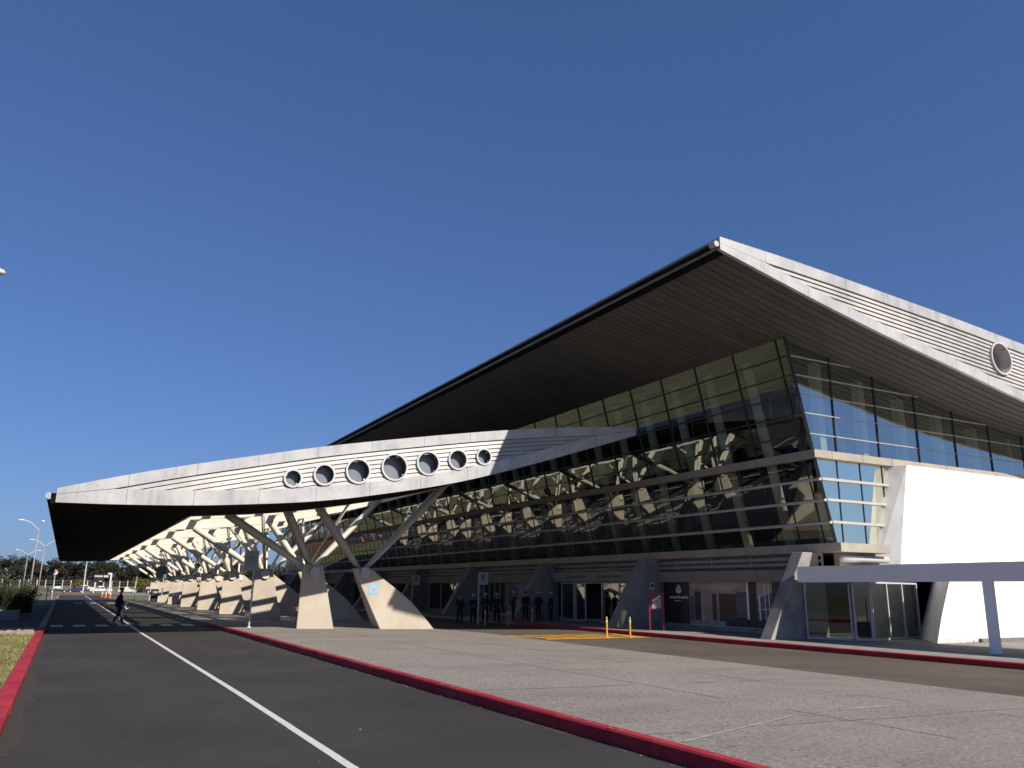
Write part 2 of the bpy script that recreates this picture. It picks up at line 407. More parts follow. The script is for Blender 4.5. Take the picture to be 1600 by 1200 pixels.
# red dust and old paint smears along the left kerb
g = MB()
for i in range(9):
    y = 12+i*3.2; w = random.uniform(.12,.4); n_ = 10
    top_ = [(-.49+w*(.35+.65*math.sin(math.pi*(k+.5)/n_))*random.uniform(.6,1.1), y+4.2*k/(n_-1), .003+.0004*i) for k in range(n_)]
    g.poly([(-.49,y,.003+.0004*i)]+top_+[(-.49,y+4.2,.003+.0004*i)])
M['dust'] = mat('kerb_dust', (.085,.068,.058), .95, spec=.2, var=(.06,.053,.048), scale=5, thr=(.3,.55))
struct('kerb_dust', g, M['dust'])
g = MB(); random.seed(31)
for i in range(100):
    if i < 70: x, y, z = 6.72-abs(random.gauss(0,.08)), random.uniform(7,40), .004
    elif i < 84: x = random.uniform(.2,6.5); y = random.uniform(8,36); z = .003
    else: x = random.uniform(7.8,16); y = random.uniform(8,30); z = island_z(x)
    s_ = random.uniform(.004,.012); a_ = random.uniform(0,3)
    g.hexa([(x+s_*1.4*math.cos(a_+k*1.57),y+s_*1.4*math.sin(a_+k*1.57),z-.002) for k in range(4)],[(x+s_*math.cos(a_+k*1.57),y+s_*math.sin(a_+k*1.57),z+s_*.7) for k in range(4)])
tag(struct('pebbles', g, M['pale_joint'], kind='stuff'), 'pale grit and pebbles scattered along the kerb and road', 'grit')
# lawn left of the kerb and its grass
g = MB(); vs=[]; fs=[]
for j in range(30):
    y = -14 + 56*j/29
    for i in range(8):
        x = -.78 - 1.9*i; vs.append((x, y, .10 + (random.uniform(-.01,.035) if i else 0)))
for j in range(29):
    for i in range(7): a=j*8+i; fs.append((a,a+8,a+9,a+1))
g.add(vs,fs); struct('lawn', g, M['lawn'], True)
g = MB(); random.seed(3)
for i in range(15000):
    y = 11 + 27.5*random.random()**1.25; x = -.82 - 3.2*random.random()**1.3
    h = random.uniform(.03,.085)*(1.6 if random.random()<.06 else 1); a = random.uniform(0,6.28); w = .007*(1+y/40)
    lx = math.cos(a)*h*.6; ly = math.sin(a)*h*.6
    g.add([(x-w*math.sin(a),y+w*math.cos(a),.10),(x+w*math.sin(a),y-w*math.cos(a),.10),(x+lx,y+ly,.10+h)], [(0,1,2)])
tag(struct('grass', g, M['grass'], kind='stuff'), 'short half dry grass of the lawn beside the red kerb', 'grass')
g = MB(); g.quad((-40,44,.05),(-.78,44,.05),(-.78,92,.05),(-40,92,.05)); struct('planting_bed', g, M['soil'])
# stone border between lawn and bed
def rock(mb, c, r, seed):
    rnd = random.Random(seed); bm = bmesh.new(); bmesh.ops.create_icosphere(bm, subdivisions=1, radius=1)
    sx, sy, sz = (r*rnd.uniform(.7,1.3) for _ in range(3))
    vs = [(c[0]+v.co.x*sx*rnd.uniform(.8,1.15), c[1]+v.co.y*sy*rnd.uniform(.8,1.15), c[2]+v.co.z*sz*.6*rnd.uniform(.8,1.15)) for v in bm.verts]
    mb.add(vs, [tuple(v.index for v in f.verts) for f in bm.faces]); bm.free()
g = MB()
for i in range(700):
    t = random.random()**1.5; x = lerp(-.9,-6,t); y = 37.2 + .35*(-.9-x) + random.uniform(0,4.2)
    rock(g, (x,y,.13), random.uniform(.06,.16), i)
tag(struct('gravel', g, M['stone'], kind='stuff'), 'border of pale broken stones between lawn and planting bed', 'stones')

# ------------------------------------------------------------------ profiles
SC = 33.5/34.7
def scc(t): return [(x*SC, 2+(z-2)*SC) for x,z in t]
FB = smooth_tab(scc([(-.68,4.99),(1.34,5.03),(4.11,5.15),(6.59,5.35),(8.71,5.57),(10.95,5.91),(15.24,6.79),(18.64,7.74),(22.37,8.93),(26.2,10.19)]))
FT = smooth_tab(scc([(-.83,5.43),(1.65,6.15),(3.94,6.74),(6.42,7.32),(9.65,8.05),(15.16,9.09),(18.61,9.67),(22.38,10.2),(26.21,10.62)]))
def sc(t): return [(x*S, 2+(z-2)*S) for x,z in t]
RB = smooth_tab(sc([(20.95,15.04),(24.31,14.27),(27.4,13.6),(31.1,12.88),(35.5,12.1),(40.3,11.25),(46.1,10.6),(54,10.1),(63,10.2),(72,10.9),(80,11.9)]))
RT = smooth_tab(sc([(20.95,15.54),(25.42,15.34),(31.42,14.95),(36,14.62),(41,14.2),(50,13.5),(60,12.9),(70,12.5),(80,12.3)]))
def fb(x): return interp(FB,x)
def ft(x): return interp(FT,x)
def rb(x): return interp(RB,x)
def rt(x): return interp(RT,x)
def frange(a,b,n): return [lerp(a,b,i/n) for i in range(n+1)]

def groove_sheet(mb, xs, zf, y0, y1, per=.3, gap=.035, dep=.035, m=0):
    """plank soffit: planks run along X, grooves between them"""
    n = max(1, int(round((y1-y0)/per))); per = (y1-y0)/n
    rows = []
    for i in range(n):
        a = y0+i*per
        rows += [(a,dep),(a+gap,dep),(a+gap+.004,0),(a+per-.004,0)]
    rows.append((y1,0))
    b = len(mb.v); nx = len(xs)
    zs = [zf(x) for x in xs]
    for y,d in rows:
        for x,z in zip(xs,zs): mb.v.append((x,y,z+d))
    for j in range(len(rows)-1):
        for i in range(nx-1):
            a = b+j*nx+i; mb.f.append((a,a+nx,a+nx+1,a+1)); mb.m.append(m)

def bands(zb, zt, x, bt, bb):
    h = zt(x)-zb(x); k = min(1, h*.98/(bt+bb))
    return zt(x)-bt*k, zb(x)+bb*k
def fascia(root, zb, zt, x0, x1, y, bt, bb, holes, nm, pan=2.35, step=.055):
    # trims: folded metal panels with open joints
    for which in ('upper','lower'):
        g = MB(); x = x0
        while x < x1-.02:
            e = min(x1, x+pan*random.uniform(.96,1.04))
            if x1-e < .5: e = x1
            xs = frange(x+.006, e-.006, 5); dy = random.uniform(-.004,.004)
            for a,b in zip(xs,xs[1:]):
                if which=='upper': q = [(a,bands(zb,zt,a,bt,bb)[0]),(b,bands(zb,zt,b,bt,bb)[0]),(b,zt(b)+.02),(a,zt(a)+.02)]
                else: q = [(a,zb(a)-.02),(b,zb(b)-.02),(b,bands(zb,zt,b,bt,bb)[1]),(a,bands(zb,zt,a,bt,bb)[1])]
                g.prism([(X,y-.07+dy,Z) for X,Z in q], (0,.16,0))
            x = e
        part(nm+'_trim', g, M['metal'], root)
    # lapped siding boards
    g = MB(); n = int((x1-x0)/step); xs = frange(x0, x1, n); hh = .19
    for k in range(14):
        for a,b in zip(xs,xs[1:]):
            la,lowa = bands(zb,zt,a,bt,bb); lb,lowb = bands(zb,zt,b,bt,bb)
            ta = la-k*hh; tb = lb-k*hh; ba = max(lowa, ta-hh); bb_ = max(lowb, tb-hh)
            if ta <= lowa+.004 or tb <= lowb+.004: continue
            mx=(a+b)/2; mz=(ta+tb+ba+bb_)/4; hit = 0
            for (hx,hz,hr) in holes:
                if abs(mx-hx) < hr+.3 and (mx-hx)**2+(mz-hz)**2 < (hr+.02)**2 : hit = 1
            if hit: continue
            fa = (ta-ba)/hh; fb2 = (tb-bb_)/hh
            gp_ = .022
            g.quad((a,y+.012-.06*fa,ba),(b,y+.012-.06*fb2,bb_),(b,y+.012,tb-gp_),(a,y+.012,ta-gp_))
            g.quad((a,y+.012-.06*fa,ba),(a,y+.07,ba-.001),(b,y+.07,bb_-.001),(b,y+.012-.06*fb2,bb_))
            g.quad((a,y+.07,ta-gp_),(b,y+.07,tb-gp_),(b,y+.07,tb),(a,y+.07,ta)); g.quad((a,y+.012,ta-gp_),(b,y+.012,tb-gp_),(b,y+.07,tb-gp_),(a,y+.07,ta-gp_))
    part('siding', g, M['siding'], root)
    for (hx,hz,hr) in holes:
        g = MB(); d = .62*hr+.06
        g.ring((hx,hz), hr+.012, hr+.085, y-.13, y+.06, 48)
        g.ring((hx,hz), hr, hr+.012, y-.1, y+d, 48, 1)
        p = part('porthole', g, [M['white_metal'], M['recess'] if nm=='canopy' else M['siding']], root, smooth=False)
        g = MB(); g.disc((hx,y+d,hz), hr+.012, (0,1,0), .03, 40); part('porthole_pane', g, M['pane_grey'] if nm=='canopy' else M['siding'], p)
        
# ------------------------------------------------------------------ entrance canopy
CR = thing('entrance_canopy', 'wing shaped pale metal canopy with round portholes over the road, on branching struts', 'canopy', (10.5,39.3,.1))
X0c, X1c = -.656, 25.29
OX0, OX1, OY0, OY1 = 4.65, 17.6, 39.6, 116.6
holes = [(8.01,6.5,.38),(9.35,6.76,.46),(10.85,7.03,.55),(12.54,7.34,.61),(14.17,7.66,.555),(15.68,7.95,.48),(17.05,8.21,.395)]
holes = [(a*SC,2+(b-2)*SC,(c-.07)*SC) for a,b,c in holes]
fascia(CR, fb, ft, X0c, X1c, YF, .42, .56, holes, 'canopy')
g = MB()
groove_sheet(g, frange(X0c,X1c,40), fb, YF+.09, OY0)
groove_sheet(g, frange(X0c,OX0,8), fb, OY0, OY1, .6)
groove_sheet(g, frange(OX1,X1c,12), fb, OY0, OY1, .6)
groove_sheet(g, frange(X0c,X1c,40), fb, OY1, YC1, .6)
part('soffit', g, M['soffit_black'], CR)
g = MB()
def topsheet(xa,xb,ya,yb,n):
    xs = frange(xa,xb,n)
    for a,b in zip(xs,xs[1:]): g.quad((a,ya,ft(a)),(b,ya,ft(b)),(b,yb,ft(b)),(a,yb,ft(a)))
topsheet(X0c,X1c,YF+.09,OY0,40); topsheet(X0c,OX0,OY0,OY1,8); topsheet(OX1,X1c,OY0,OY1,12); topsheet(X0c,X1c,OY1,YC1,40)
for a,b in zip(frange(X0c,X1c,40),frange(X0c,X1c,40)[1:]): g.quad((a,YC1,fb(a)),(b,YC1,fb(b)),(b,YC1,ft(b)),(a,YC1,ft(a)))
g.quad((X0c,YF,fb(X0c)),(X0c,YC1,fb(X0c)),(X0c,YC1,ft(X0c)),(X0c,YF,ft(X0c)))
g.quad((X1c,YF,fb(X1c)),(X1c,YC1,fb(X1c)),(X1c,YC1,ft(X1c)),(X1c,YF,ft(X1c)))
part('roof_sheet', g, M['roof'], CR)
g = MB()    # cream lining of the opening's edges
for xx in (OX0,OX1): g.box(xx-.06,xx+.06,OY0,OY1,fb(xx)-.015,ft(xx)-.04)
for yy in (OY0,OY1):
    xs = frange(OX0+.06,OX1-.06,14)
    for a,b in zip(xs,xs[1:]): g.hexa([(a,yy-.06,fb(a)-.012),(b,yy-.06,fb(b)-.012),(b,yy+.06,fb(b)-.012),(a,yy+.06,fb(a)-.012)],[(a,yy-.06,ft(a)-.05),(b,yy-.06,ft(b)-.05),(b,yy+.06,ft(b)-.05),(a,yy+.06,ft(a)-.05)])
part('opening_lining', g, M['cream'], CR)
g = MB()
g.tube([(X0c-.22,YF+.35,5.1),(X0c-.22,YC1,5.1)], .10, 12)
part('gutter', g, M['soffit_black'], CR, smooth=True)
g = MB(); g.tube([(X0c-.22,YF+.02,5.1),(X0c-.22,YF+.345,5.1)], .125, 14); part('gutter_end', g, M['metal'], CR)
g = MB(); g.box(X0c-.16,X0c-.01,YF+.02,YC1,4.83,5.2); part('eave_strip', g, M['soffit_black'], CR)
# frames: deep cream cross beams, purlins and longitudinal beams
def xbeam(mb, y, th, lo, hi, flange=0):
    xs = frange(OX0+.06, OX1-.06, 16)
    for a,b in zip(xs,xs[1:]):
        za0,zb0 = fb(a)+lo, fb(b)+lo
        za1,zb1 = min(ft(a)-.1,za0+hi), min(ft(b)-.1,zb0+hi)
        mb.hexa([(a,y-th/2,za0),(b,y-th/2,zb0),(b,y+th/2,zb0),(a,y+th/2,za0)],[(a,y-th/2,za1),(b,y-th/2,zb1),(b,y+th/2,zb1),(a,y+th/2,za1)])
        if flange: mb.hexa([(a,y-flange,za0-.07),(b,y-flange,zb0-.07),(b,y+flange,zb0-.07),(a,y+flange,za0-.07)],[(a,y-flange,za0-.003),(b,y-flange,zb0-.003),(b,y+flange,zb0-.003),(a,y+flange,za0-.003)])
for k in range(NF):
    y = Y0+FR*k
    g = MB(); xbeam(g, y, .22, .08, 1.35, .2); part('cross_beam', g, M['cream'], CR)
    if k < NF-1:
        g = MB(); xbeam(g, y+FR/2, .14, .28, .62, .09); part('purlin', g, M['cream'], CR)
        for q in (.25,.75):
            g = MB(); xbeam(g, y+FR*q, .1, .55, .3); part('purlin', g, M['cream'], CR)
for x in (6.3,9.0,10.8,13.9,17.2):
    g = MB()
    for k in range(NF-1):
        g.box(x-.1,x+.1,Y0+FR*k+.115,Y0+FR*(k+1)-.115,fb(x)+.42,fb(x)+.95)
    part('longitudinal_beam', g, M['cream'], CR)
# piers, hinge discs and struts
def strut(a, b, m, name='strut', r0=.085, r1=.175):
    g = MB(); a = Vector(a); b = Vector(b)
    for s in (-1,1):
        off = Vector((0,.17*s,0)); pts=[]; rs=[]
        for i in range(9):
            t = i/8; pts.append(a.lerp(b,t)+off*(.35+.65*min(1,t*3))); rs.append(lerp(r0,r1,math.sin(math.pi*min(1,t*1.15)*.62)))
        g.tube(pts, rs, 10)
    d = (b-a).normalized(); u = Vector((0,1,0)); nrm = d.cross(u).normalized()*.05
    p0 = a.lerp(b,.12); p1 = a.lerp(b,.985)
    g.hexa([p0-u*.1-nrm,p0+u*.1-nrm,p0+u*.1+nrm,p0-u*.1+nrm],[p1-u*.1-nrm,p1+u*.1-nrm,p1+u*.1+nrm,p1-u*.1+nrm])
    return part(name, g, m, CR, smooth=True)
LP = [(9.79,.06),(11.58,.06),(10.86,3.06),(9.87,3.06)]
RP = [(13.9,.02),(16.75,.02),(16.05,.78),(15.4,1.42),(14.78,1.88),(14.1,2.34),(13.28,2.94),(12.36,2.94)]
NL, NR = (10.45,2.72), (12.95,2.74)
for k in range(NF):
    dy = FR*k; y = 39.3+dy
    for outline, nd in ((LP,NL),(RP,NR)):
        g = MB(); n = len(outline)
        # tapered pier: the back face stands closer to the middle than the front face
        cx = sum(p[0] for p in outline)/n
        fr = [(x,y,z) for x,z in outline]; tp = .40 if outline is LP else .06
        bk = [(lerp(x,cx,tp),y+lerp(1.35,.7,z/3),z) for x,z in outline]
        g.add(fr+bk, [tuple(range(n))[::-1], tuple(range(n,2*n))]+[(i,(i+1)%n,n+(i+1)%n,n+i) for i in range(n)])
        p = part('pier', g, M['pier'], CR)
        bv = p.modifiers.new('bevel','BEVEL'); bv.width=.03; bv.segments=2; bv.limit_method='ANGLE'
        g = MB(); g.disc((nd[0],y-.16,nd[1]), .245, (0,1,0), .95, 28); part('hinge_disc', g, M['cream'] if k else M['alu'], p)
        if k==0 and outline is RP:
            g = MB(); g.box(13.2,13.72,y-.014,y-.002,1.72,2.22); st = part('notice_sticker', g, M['sky_blue'], p, 'light blue square notice with a red and white prohibition disc')
            g = MB(); g.disc((13.46,y-.0185,1.96), .115, (0,1,0), .003, 24); g.disc((13.46,y-.022,1.96), .085, (0,1,0), .003, 24, 1)
            g.disc((13.46,y-.0255,1.96), .06, (0,1,0), .003, 24); g.box(13.445,13.475,y-.029,y-.026,1.9,2.02,2)
            part('notice_symbol', g, [M['sign_white'],M['red'],M['ink']], p)
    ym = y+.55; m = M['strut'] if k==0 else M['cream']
    strut((NL[0]-.06,ym,NL[1]+.05), (6.3,ym+.05,fb(6.3)+.06), m); strut((NL[0],ym,NL[1]+.08), (9.08,ym+.05,fb(9.08)+.06), m)
    strut((NR[0]-.05,ym,NR[1]+.08), (10.6,ym+.05,fb(10.6)+.06), m); strut((NR[0]+.06,ym,NR[1]+.05), (17.3,ym+.05,fb(17.3)+.06), m)
    if 0 < k < NF-1:
        for x0,x1 in ((13.9,13.9),(9.0,9.0)):
            g = MB()
            g.tube([(NR[0] if x0>12 else NL[0], ym+.3, 3.0),(x1,ym+FR/2,fb(x1)+.45)], .085, 8); part('tie_rod', g, M['cream'], CR, smooth=True)
            if k: 
                g = MB(); g.tube([(NR[0] if x0>12 else NL[0], ym-.3, 3.0),(x1,ym-FR/2,fb(x1)+.45)], .085, 8); part('tie_rod', g, M['cream'], CR, smooth=True)

# ------------------------------------------------------------------ terminal building
TB = thing('terminal_building', 'glass fronted airport terminal under a sweeping lens shaped metal roof', 'terminal', (28,YG,.15))
XR0, XR1 = RB[0][0], 76*S
mh = (38.75*S, 2+11.18*S, .71)
fascia(TB, rb, rt, XR0, XR1, YE, .45, .45, [mh,(52.0,11.9,1.05),(61,11.6,.95)], 'roof', 2.3, .075)
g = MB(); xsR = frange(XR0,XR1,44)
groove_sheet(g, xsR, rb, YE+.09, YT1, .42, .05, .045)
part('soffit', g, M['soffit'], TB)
g = MB()
for a,b in zip(xsR,xsR[1:]): g.quad((a,YE+.09,rt(a)),(b,YE+.09,rt(b)),(b,YT1,rt(b)),(a,YT1,rt(a))); g.quad((a,YT1,rb(a)),(b,YT1,rb(b)),(b,YT1,rt(b)),(a,YT1,rt(a)))
g.quad((XR0,YE,rb(XR0)),(XR0,YT1,rb(XR0)),(XR0,YT1,rt(XR0)),(XR0,YE,rt(XR0)))
part('roof_sheet', g, M['roof'], TB)
g = MB(); g.tube([(XR0-.12,YE+.3,rb(XR0)+.2),(XR0-.12,YT1,rb(XR0)+.2)], .10, 12); part('gutter', g, M['soffit_black'], TB, smooth=True)
g = MB(); g.tube([(XR0-.13,YE-.03,rb(XR0)+.2),(XR0-.13,YE+.295,rb(XR0)+.2)], .115, 14); part('gutter_end', g, M['metal'], TB)
g = MB(); g.box(XR0-.04,XR0+.28,YE+.1,YT1,rb(XR0)-.14,rb(XR0)-.01); part('eave_strip', g, M['soffit_black'], TB)
# side glazing plane: leans outward towards the top
ZB, ZT = 4.10, 13.13
XB, XT = 29.26, 27.06
def gx(z): return lerp(XB, XT, (z-ZB)/(ZT-ZB))
ZM0, ZM1 = 7.77, 8.13            # ledge between lower and upper glazing
zrow_u = [2+(z-2)*S for z in (12.66,11.78,10.9,10.02,9.08)]
zrow_l = [2+(z-2)*S for z in (7.03,6.1,5.12)]
ztop = rb(27.06)+.03
def gp(y,z,d=0): return (gx(z)-d, y, z)
g = MB(); g.quad(gp(YG,ZB),gp(YT1-1,ZB),gp(YT1-1,ZM0+.05),gp(YG,ZM0+.05)); part('side_glazing', g, M['glass'], TB, 'dark lower band of the leaning glass front')
g = MB(); g.quad(gp(YG,ZM1-.05),gp(YT1-1,ZM1-.05),gp(YT1-1,ztop),gp(YG,ztop)); part('side_glazing', g, M['glass'], TB, 'taller upper band of the leaning glass front')
# end glazing
XW = 33.3
xe1 = 64
g = MB(); 
pts = [(gx(ZM1-.05),YG,ZM1-.05)] + [(x,YG,ZM1-.05) for x in (xe1,)] + [(x,YG,rb(x)+.03) for x in reversed(frange(27.06,xe1,24))]
g.poly(pts); part('end_glazing', g, M['glass_end'], TB, 'upper end wall glazing cut off by the curved roof')
g = MB(); g.poly([(gx(ZB),YG,ZB),(XW-.2,YG,ZB),(XW+.6,YG,ZM0+.05),(gx(ZM0),YG,ZM0+.05)]); part('end_glazing', g, M['glass_teal'], TB, 'teal glazing between the corner and the white block')
# mullions
def bar(mb, a, b, w, d, nrm, m=0):
    a=Vector(a); b=Vector(b); nrm=Vector(nrm).normalized(); t=(b-a).normalized(); s=t.cross(nrm).normalized()
    mb.hexa([a-s*w/2-nrm*.02,a+s*w/2-nrm*.02,a+s*w/2+nrm*d,a-s*w/2+nrm*d],[b-s*w/2-nrm*.02,b+s*w/2-nrm*.02,b+s*w/2+nrm*d,b-s*w/2+nrm*d],m)
nS = Vector((-(ZT-ZB),0,-(XB-XT))).normalized()
MY = [25.25+FR*.25*i for i in range(37)]
g = MB()
for y in MY: bar(g, gp(y,ZM1), gp(y,ztop-.02), .06, .05, nS)
for z in zrow_u[0:]: bar(g, gp(YG+.03,z), gp(YT1-1,z), .07, .065, nS)
for i in range(73):
    y = 25.25+FR*.125*i; bar(g, gp(y,ZB), gp(y,ZM0), .045, .03, nS)
part('side_mullions', g, M['mullion'], TB)
g = MB()
for z in zrow_l: bar(g, gp(YG-.12,z), gp(YT1-1,z), .11, .16, nS)
part('side_fins', g, M['alu'], TB)
xm = [29.8+2.9*i for i in range(11)]
for x in xm:
    g = MB(); bar(g, (x,YG,ZM1), (x,YG,rb(x)-.02), .06, .05, (0,-1,0)); part('mullion', g, M['mullion'], TB)
for x in (29.75,31.25,32.75):
    g = MB(); bar(g, (x,YG,ZB), (x,YG,ZM0), .045, .03, (0,-1,0)); part('mullion', g, M['mullion'], TB)
g = MB(); bar(g, gp(YG,ZB), gp(YG,ztop), .14, .1, (-.7,-.7,0)); part('corner_mullion', g, M['mullion'], TB)
g = MB()
for z in zrow_u:
    xr = 27.1
    while xr < xe1 and rb(xr) > z+.03: xr += .1
    bar(g, (gx(z)+.05,YG,z), (xr,YG,z), .035, .05, (0,-1,0))
for z in zrow_l: bar(g, (gx(z)+.0,YG,z), (XW+.1,YG,z), .11, .16, (0,-1,0))
part('end_fins', g, M['alu'], TB)
# mid ledge around the corner, sill ledge under the glass
g = MB()
x0,x1 = gx(ZM0)-.28, gx(ZM1)+.3
g.box(x0, x1, YG-.28, YT1-1, ZM0, ZM1-.02)
g.box(x1+.002, xe1, YG-.28, YG+.25, ZM0, ZM1-.02)
for i in range(18):
    xx = x1+.6+i*2.0; g.box(xx-.012,xx+.012,YG-.288,YG-.281,ZM0,ZM1-.02,1)
part('mid_ledge', g, [M['beige'],M['joint']], TB)
g = MB()
g.box(28.5, 30.2, YG-.9, YT1-1, 3.72, 4.09)
g.box(30.203, 31.65, YG-.9, YG+.6, 3.72, 4.09)
part('sill_ledge', g, M['beige'], TB)
# ground floor: wall with header panels, ducts, buttresses and shopfronts
WX = 28.9
g = MB(); g.box(WX, WX+.3, 25.9, YT1-1, 2.52, 3.72); part('upper_ground_floor_wall', g, M['beige_shaded'], TB)
g = MB(); g.box(29.3,33.2,YG-.1,YG+.2,2.55,3.72); part('upper_ground_floor_wall', g, M['beige'], TB)
for z in (3.5,3.24):
    g = MB(); g.tube([(WX-.16,25.2,z),(WX-.16,YT1-2,z)], .1, 12)
    for i in range(38):
        y = 26.4+2.75*i; g.box(WX-.28,WX-.02,y-.04,y+.04,z-.13,z+.13)
    part('wall_duct', g, M['alu_shaded'], TB, smooth=False)
g = MB(); g.tube([(29.0,YG-.45,3.46),(31.9,YG-.45,3.46)], .15, 14); part('wall_duct', g, M['white_metal'], TB, smooth=True)
BY = [25.2+FR*k for k in range(10)]
for k,y in enumerate(BY):
    w = .62
    pr = [(25.55,.12),(29.0,.12),(29.0,3.72),(27.75,3.72)]
    g = MB(); g.prism([(x,y,z) for x,z in pr], (0,w,0)); b = part('buttress', g, M['pier_old'], TB)
    bv = b.modifiers.new('bevel','BEVEL'); bv.width=.025; bv.segments=2
    if k==1:
        g = MB(); g.box(28.05,28.3,y-.03,y-.002,2.1,2.45); g.box(28.09,28.26,y-.034,y-.031,2.22,2.4,1); part('alarm_box', g, [M['sign_white'],M['red']], b)
        # clear of the wall plane
# bays
def bay_panel(y0,y1,m,name,z0=.35,z1=2.52,x=WX,th=.06):
    g = MB(); g.box(x,x+th,y0,y1,z0,z1); return part(name, g, m, TB)
for k in range(len(BY)-1):
    ya, yb = BY[k]+.64, BY[k+1]-.02
    g = MB()
    g.hexa([(WX-.34,ya,2.5),(WX-.005,ya,2.5),(WX-.005,yb,2.5),(WX-.34,yb,2.5)],[(WX-.5,ya,3.02),(WX-.005,ya,3.02),(WX-.005,yb,3.02),(WX-.5,yb,3.02)])
    part('header_panel', g, M['beige_shaded'], TB)
    g = MB(); g.box(WX-.06,WX+.3,ya,yb,.12,.34); part('plinth', g, M['pier_old'], TB)
    if k != 1 and k != 0:
        g = MB(); 
        lo = ya if k!=2 else 54.6
        g.quad((WX+.02,lo,.36),(WX+.02,yb,.36),(WX+.02,yb,2.5),(WX+.02,lo,2.5)); part('shop_glazing', g, M['glass'], TB)
        g = MB(); n = 4
        for i in range(n+1):
            yy = lerp(lo,yb,i/n); g.box(WX-.03,WX+.03,yy-.035,yy+.035,.34,2.5)
        part('shop_frame', g, M['alu'], TB)
# interior
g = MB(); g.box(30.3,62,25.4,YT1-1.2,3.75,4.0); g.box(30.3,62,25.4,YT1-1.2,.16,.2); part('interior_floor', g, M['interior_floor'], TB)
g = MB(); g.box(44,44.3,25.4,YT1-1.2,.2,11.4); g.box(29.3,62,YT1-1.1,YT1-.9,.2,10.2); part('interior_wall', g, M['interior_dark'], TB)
for i,y in enumerate(MY[1:]):
    if True:
        g = MB()
        a = (gx(ZB)+1.1,y+.2,4.0); b = (gx(ztop)+1.1,y+.2,rb(gx(ztop)+1.1)-.02)
        g.tube([a,b], .24, 10); part('interior_column', g, M['inner_col'], TB, smooth=True)
for x in xm[:9]:
    g = MB(); g.box(x+.1,x+.5,YG+.9,YG+1.3,4.0,rb(x)-.02); part('interior_column', g, M['inner_col'], TB)
for xa_,xb_ in ((31.4,34.2),(36.5,34.4)):
    g = MB(); g.tube([(xa_,YG+2.5,4.0),(xb_,YG+4.5,rb(34)-.02)], .2, 10); part('interior_column', g, M['inner_col'], TB)
g = MB()      # lamps trusses high inside and balustrade seen through the upper glass
for i in range(12):
    y = 28+i*8; g.box(31.5,31.9,y,y+2.6,10.6,10.75); g.tube([(31.7,y+.4,10.75),(31.7,y+.4,12.0)],.03,6); g.tube([(31.7,y+2.2,10.75),(31.7,y+2.2,12.0)],.03,6)
part('hanging_luminaires', g, M['lamp_white'], TB)
# white block in front of the end wall
g = MB()
YW = 21.2; zt0 = 6.92
def wallblock(mb, fl_b, fl_t, bl_b, bl_t, z0, z1, xr):
    """front-left x at bottom/top on YW, back-left point (x,y) at bottom/top"""
    mb.add([(fl_b,YW,z0),(xr,YW,z0),(xr,26,z0),(bl_b[0],bl_b[1],z0),(fl_t,YW,z1),(xr,YW,z1),(xr,26,z1),(bl_t[0],bl_t[1],z1)],
           [(3,2,1,0),(4,5,6,7),(0,1,5,4),(1,2,6,5),(2,3,7,6),(3,0,4,7)])
YW, zt0 = 23.85, 7.765
wallblock(g, 32.2, 33.4, (31.75,24.72), (33.15,24.72), 3.1, zt0, 52); YW = 21.2
part('white_block', g, M['white_wall'], TB)
g = MB(); wallblock(g, 30.25, 31.85, (33.3,24.1), (34.9,24.1), .16, 3.06, 52)
part('white_base', g, M['white_wall'], TB)
g = MB()
for i in range(7):
    x = 35.6+2.4*i; g.box(x-.008,x+.008,23.846,23.8495,3.12,7.74); x += .6; g.box(x-.008,x+.008,21.196,21.1995,.32,3.05)
g.box(32.75,52,23.846,23.8495,5.36,5.375)
part('panel_joint', g, M['grime'], TB)
g = MB(); random.seed(17)
x = 30.6
while x < 44:
    w = random.uniform(.3,.9); h = random.uniform(.06,.22); g.poly([(x,21.195,.17),(x+w,21.195,.17),(x+w*.9,21.195,.17+h*.8),(x+w*.5,21.195,.17+h),(x+w*.15,21.195,.17+h*.6)]); x += w*random.uniform(.8,1.4)
part('base_grime', g, M['grime'], TB)
g = MB(); g.box(33.0,52,YW-.16,YW-.004,.157,.3); part('dark_plinth', g, M['joint'], TB)
# corner entrance glazing under the walkway roof
def pane_frame(name, p0, p1, z0, z1, n=1, gm='glass', fw=.07, fm='white_metal'):
    p0=Vector((p0[0],p0[1],0)); p1=Vector((p1[0],p1[1],0)); d=(p1-p0).normalized(); nr=Vector((-d.y,d.x,0))*.04
    g = MB()
    def col(t, w):
        c = p0.lerp(p1,t); a=c-d*w/2; b=c+d*w/2
        g.hexa([a-nr+Vector((0,0,z0)),b-nr+Vector((0,0,z0)),b+nr+Vector((0,0,z0)),a+nr+Vector((0,0,z0))],[a-nr+Vector((0,0,z1)),b-nr+Vector((0,0,z1)),b+nr+Vector((0,0,z1)),a+nr+Vector((0,0,z1))])
    for i in range(n+1): col(i/n, fw)
    for za,zb_ in ((z0,z0+fw*1.2),(z1-fw,z1)):
        a=p0; b=p1; q=nr*.9
        g.hexa([a-q+Vector((0,0,za)),b-q+Vector((0,0,za)),b+q+Vector((0,0,za)),a+q+Vector((0,0,za))],[a-q+Vector((0,0,zb_)),b-q+Vector((0,0,zb_)),b+q+Vector((0,0,zb_)),a+q+Vector((0,0,zb_))])
    f = part(name, g, M[fm], TB)
    g = MB(); g.quad(p0+Vector((0,0,z0+fw)),p1+Vector((0,0,z0+fw)),p1+Vector((0,0,z1-fw)),p0+Vector((0,0,z1-fw))); part('pane', g, M[gm], f)
    return f
pane_frame('entrance_window', (27.6,25.1), (28.47,23.58), .16, 2.5, 1, 'glass_clear')
d = pane_frame('entrance_door', (28.56,23.5), (29.2,23.2), .16, 2.46, 1, 'glass_clear', .09)
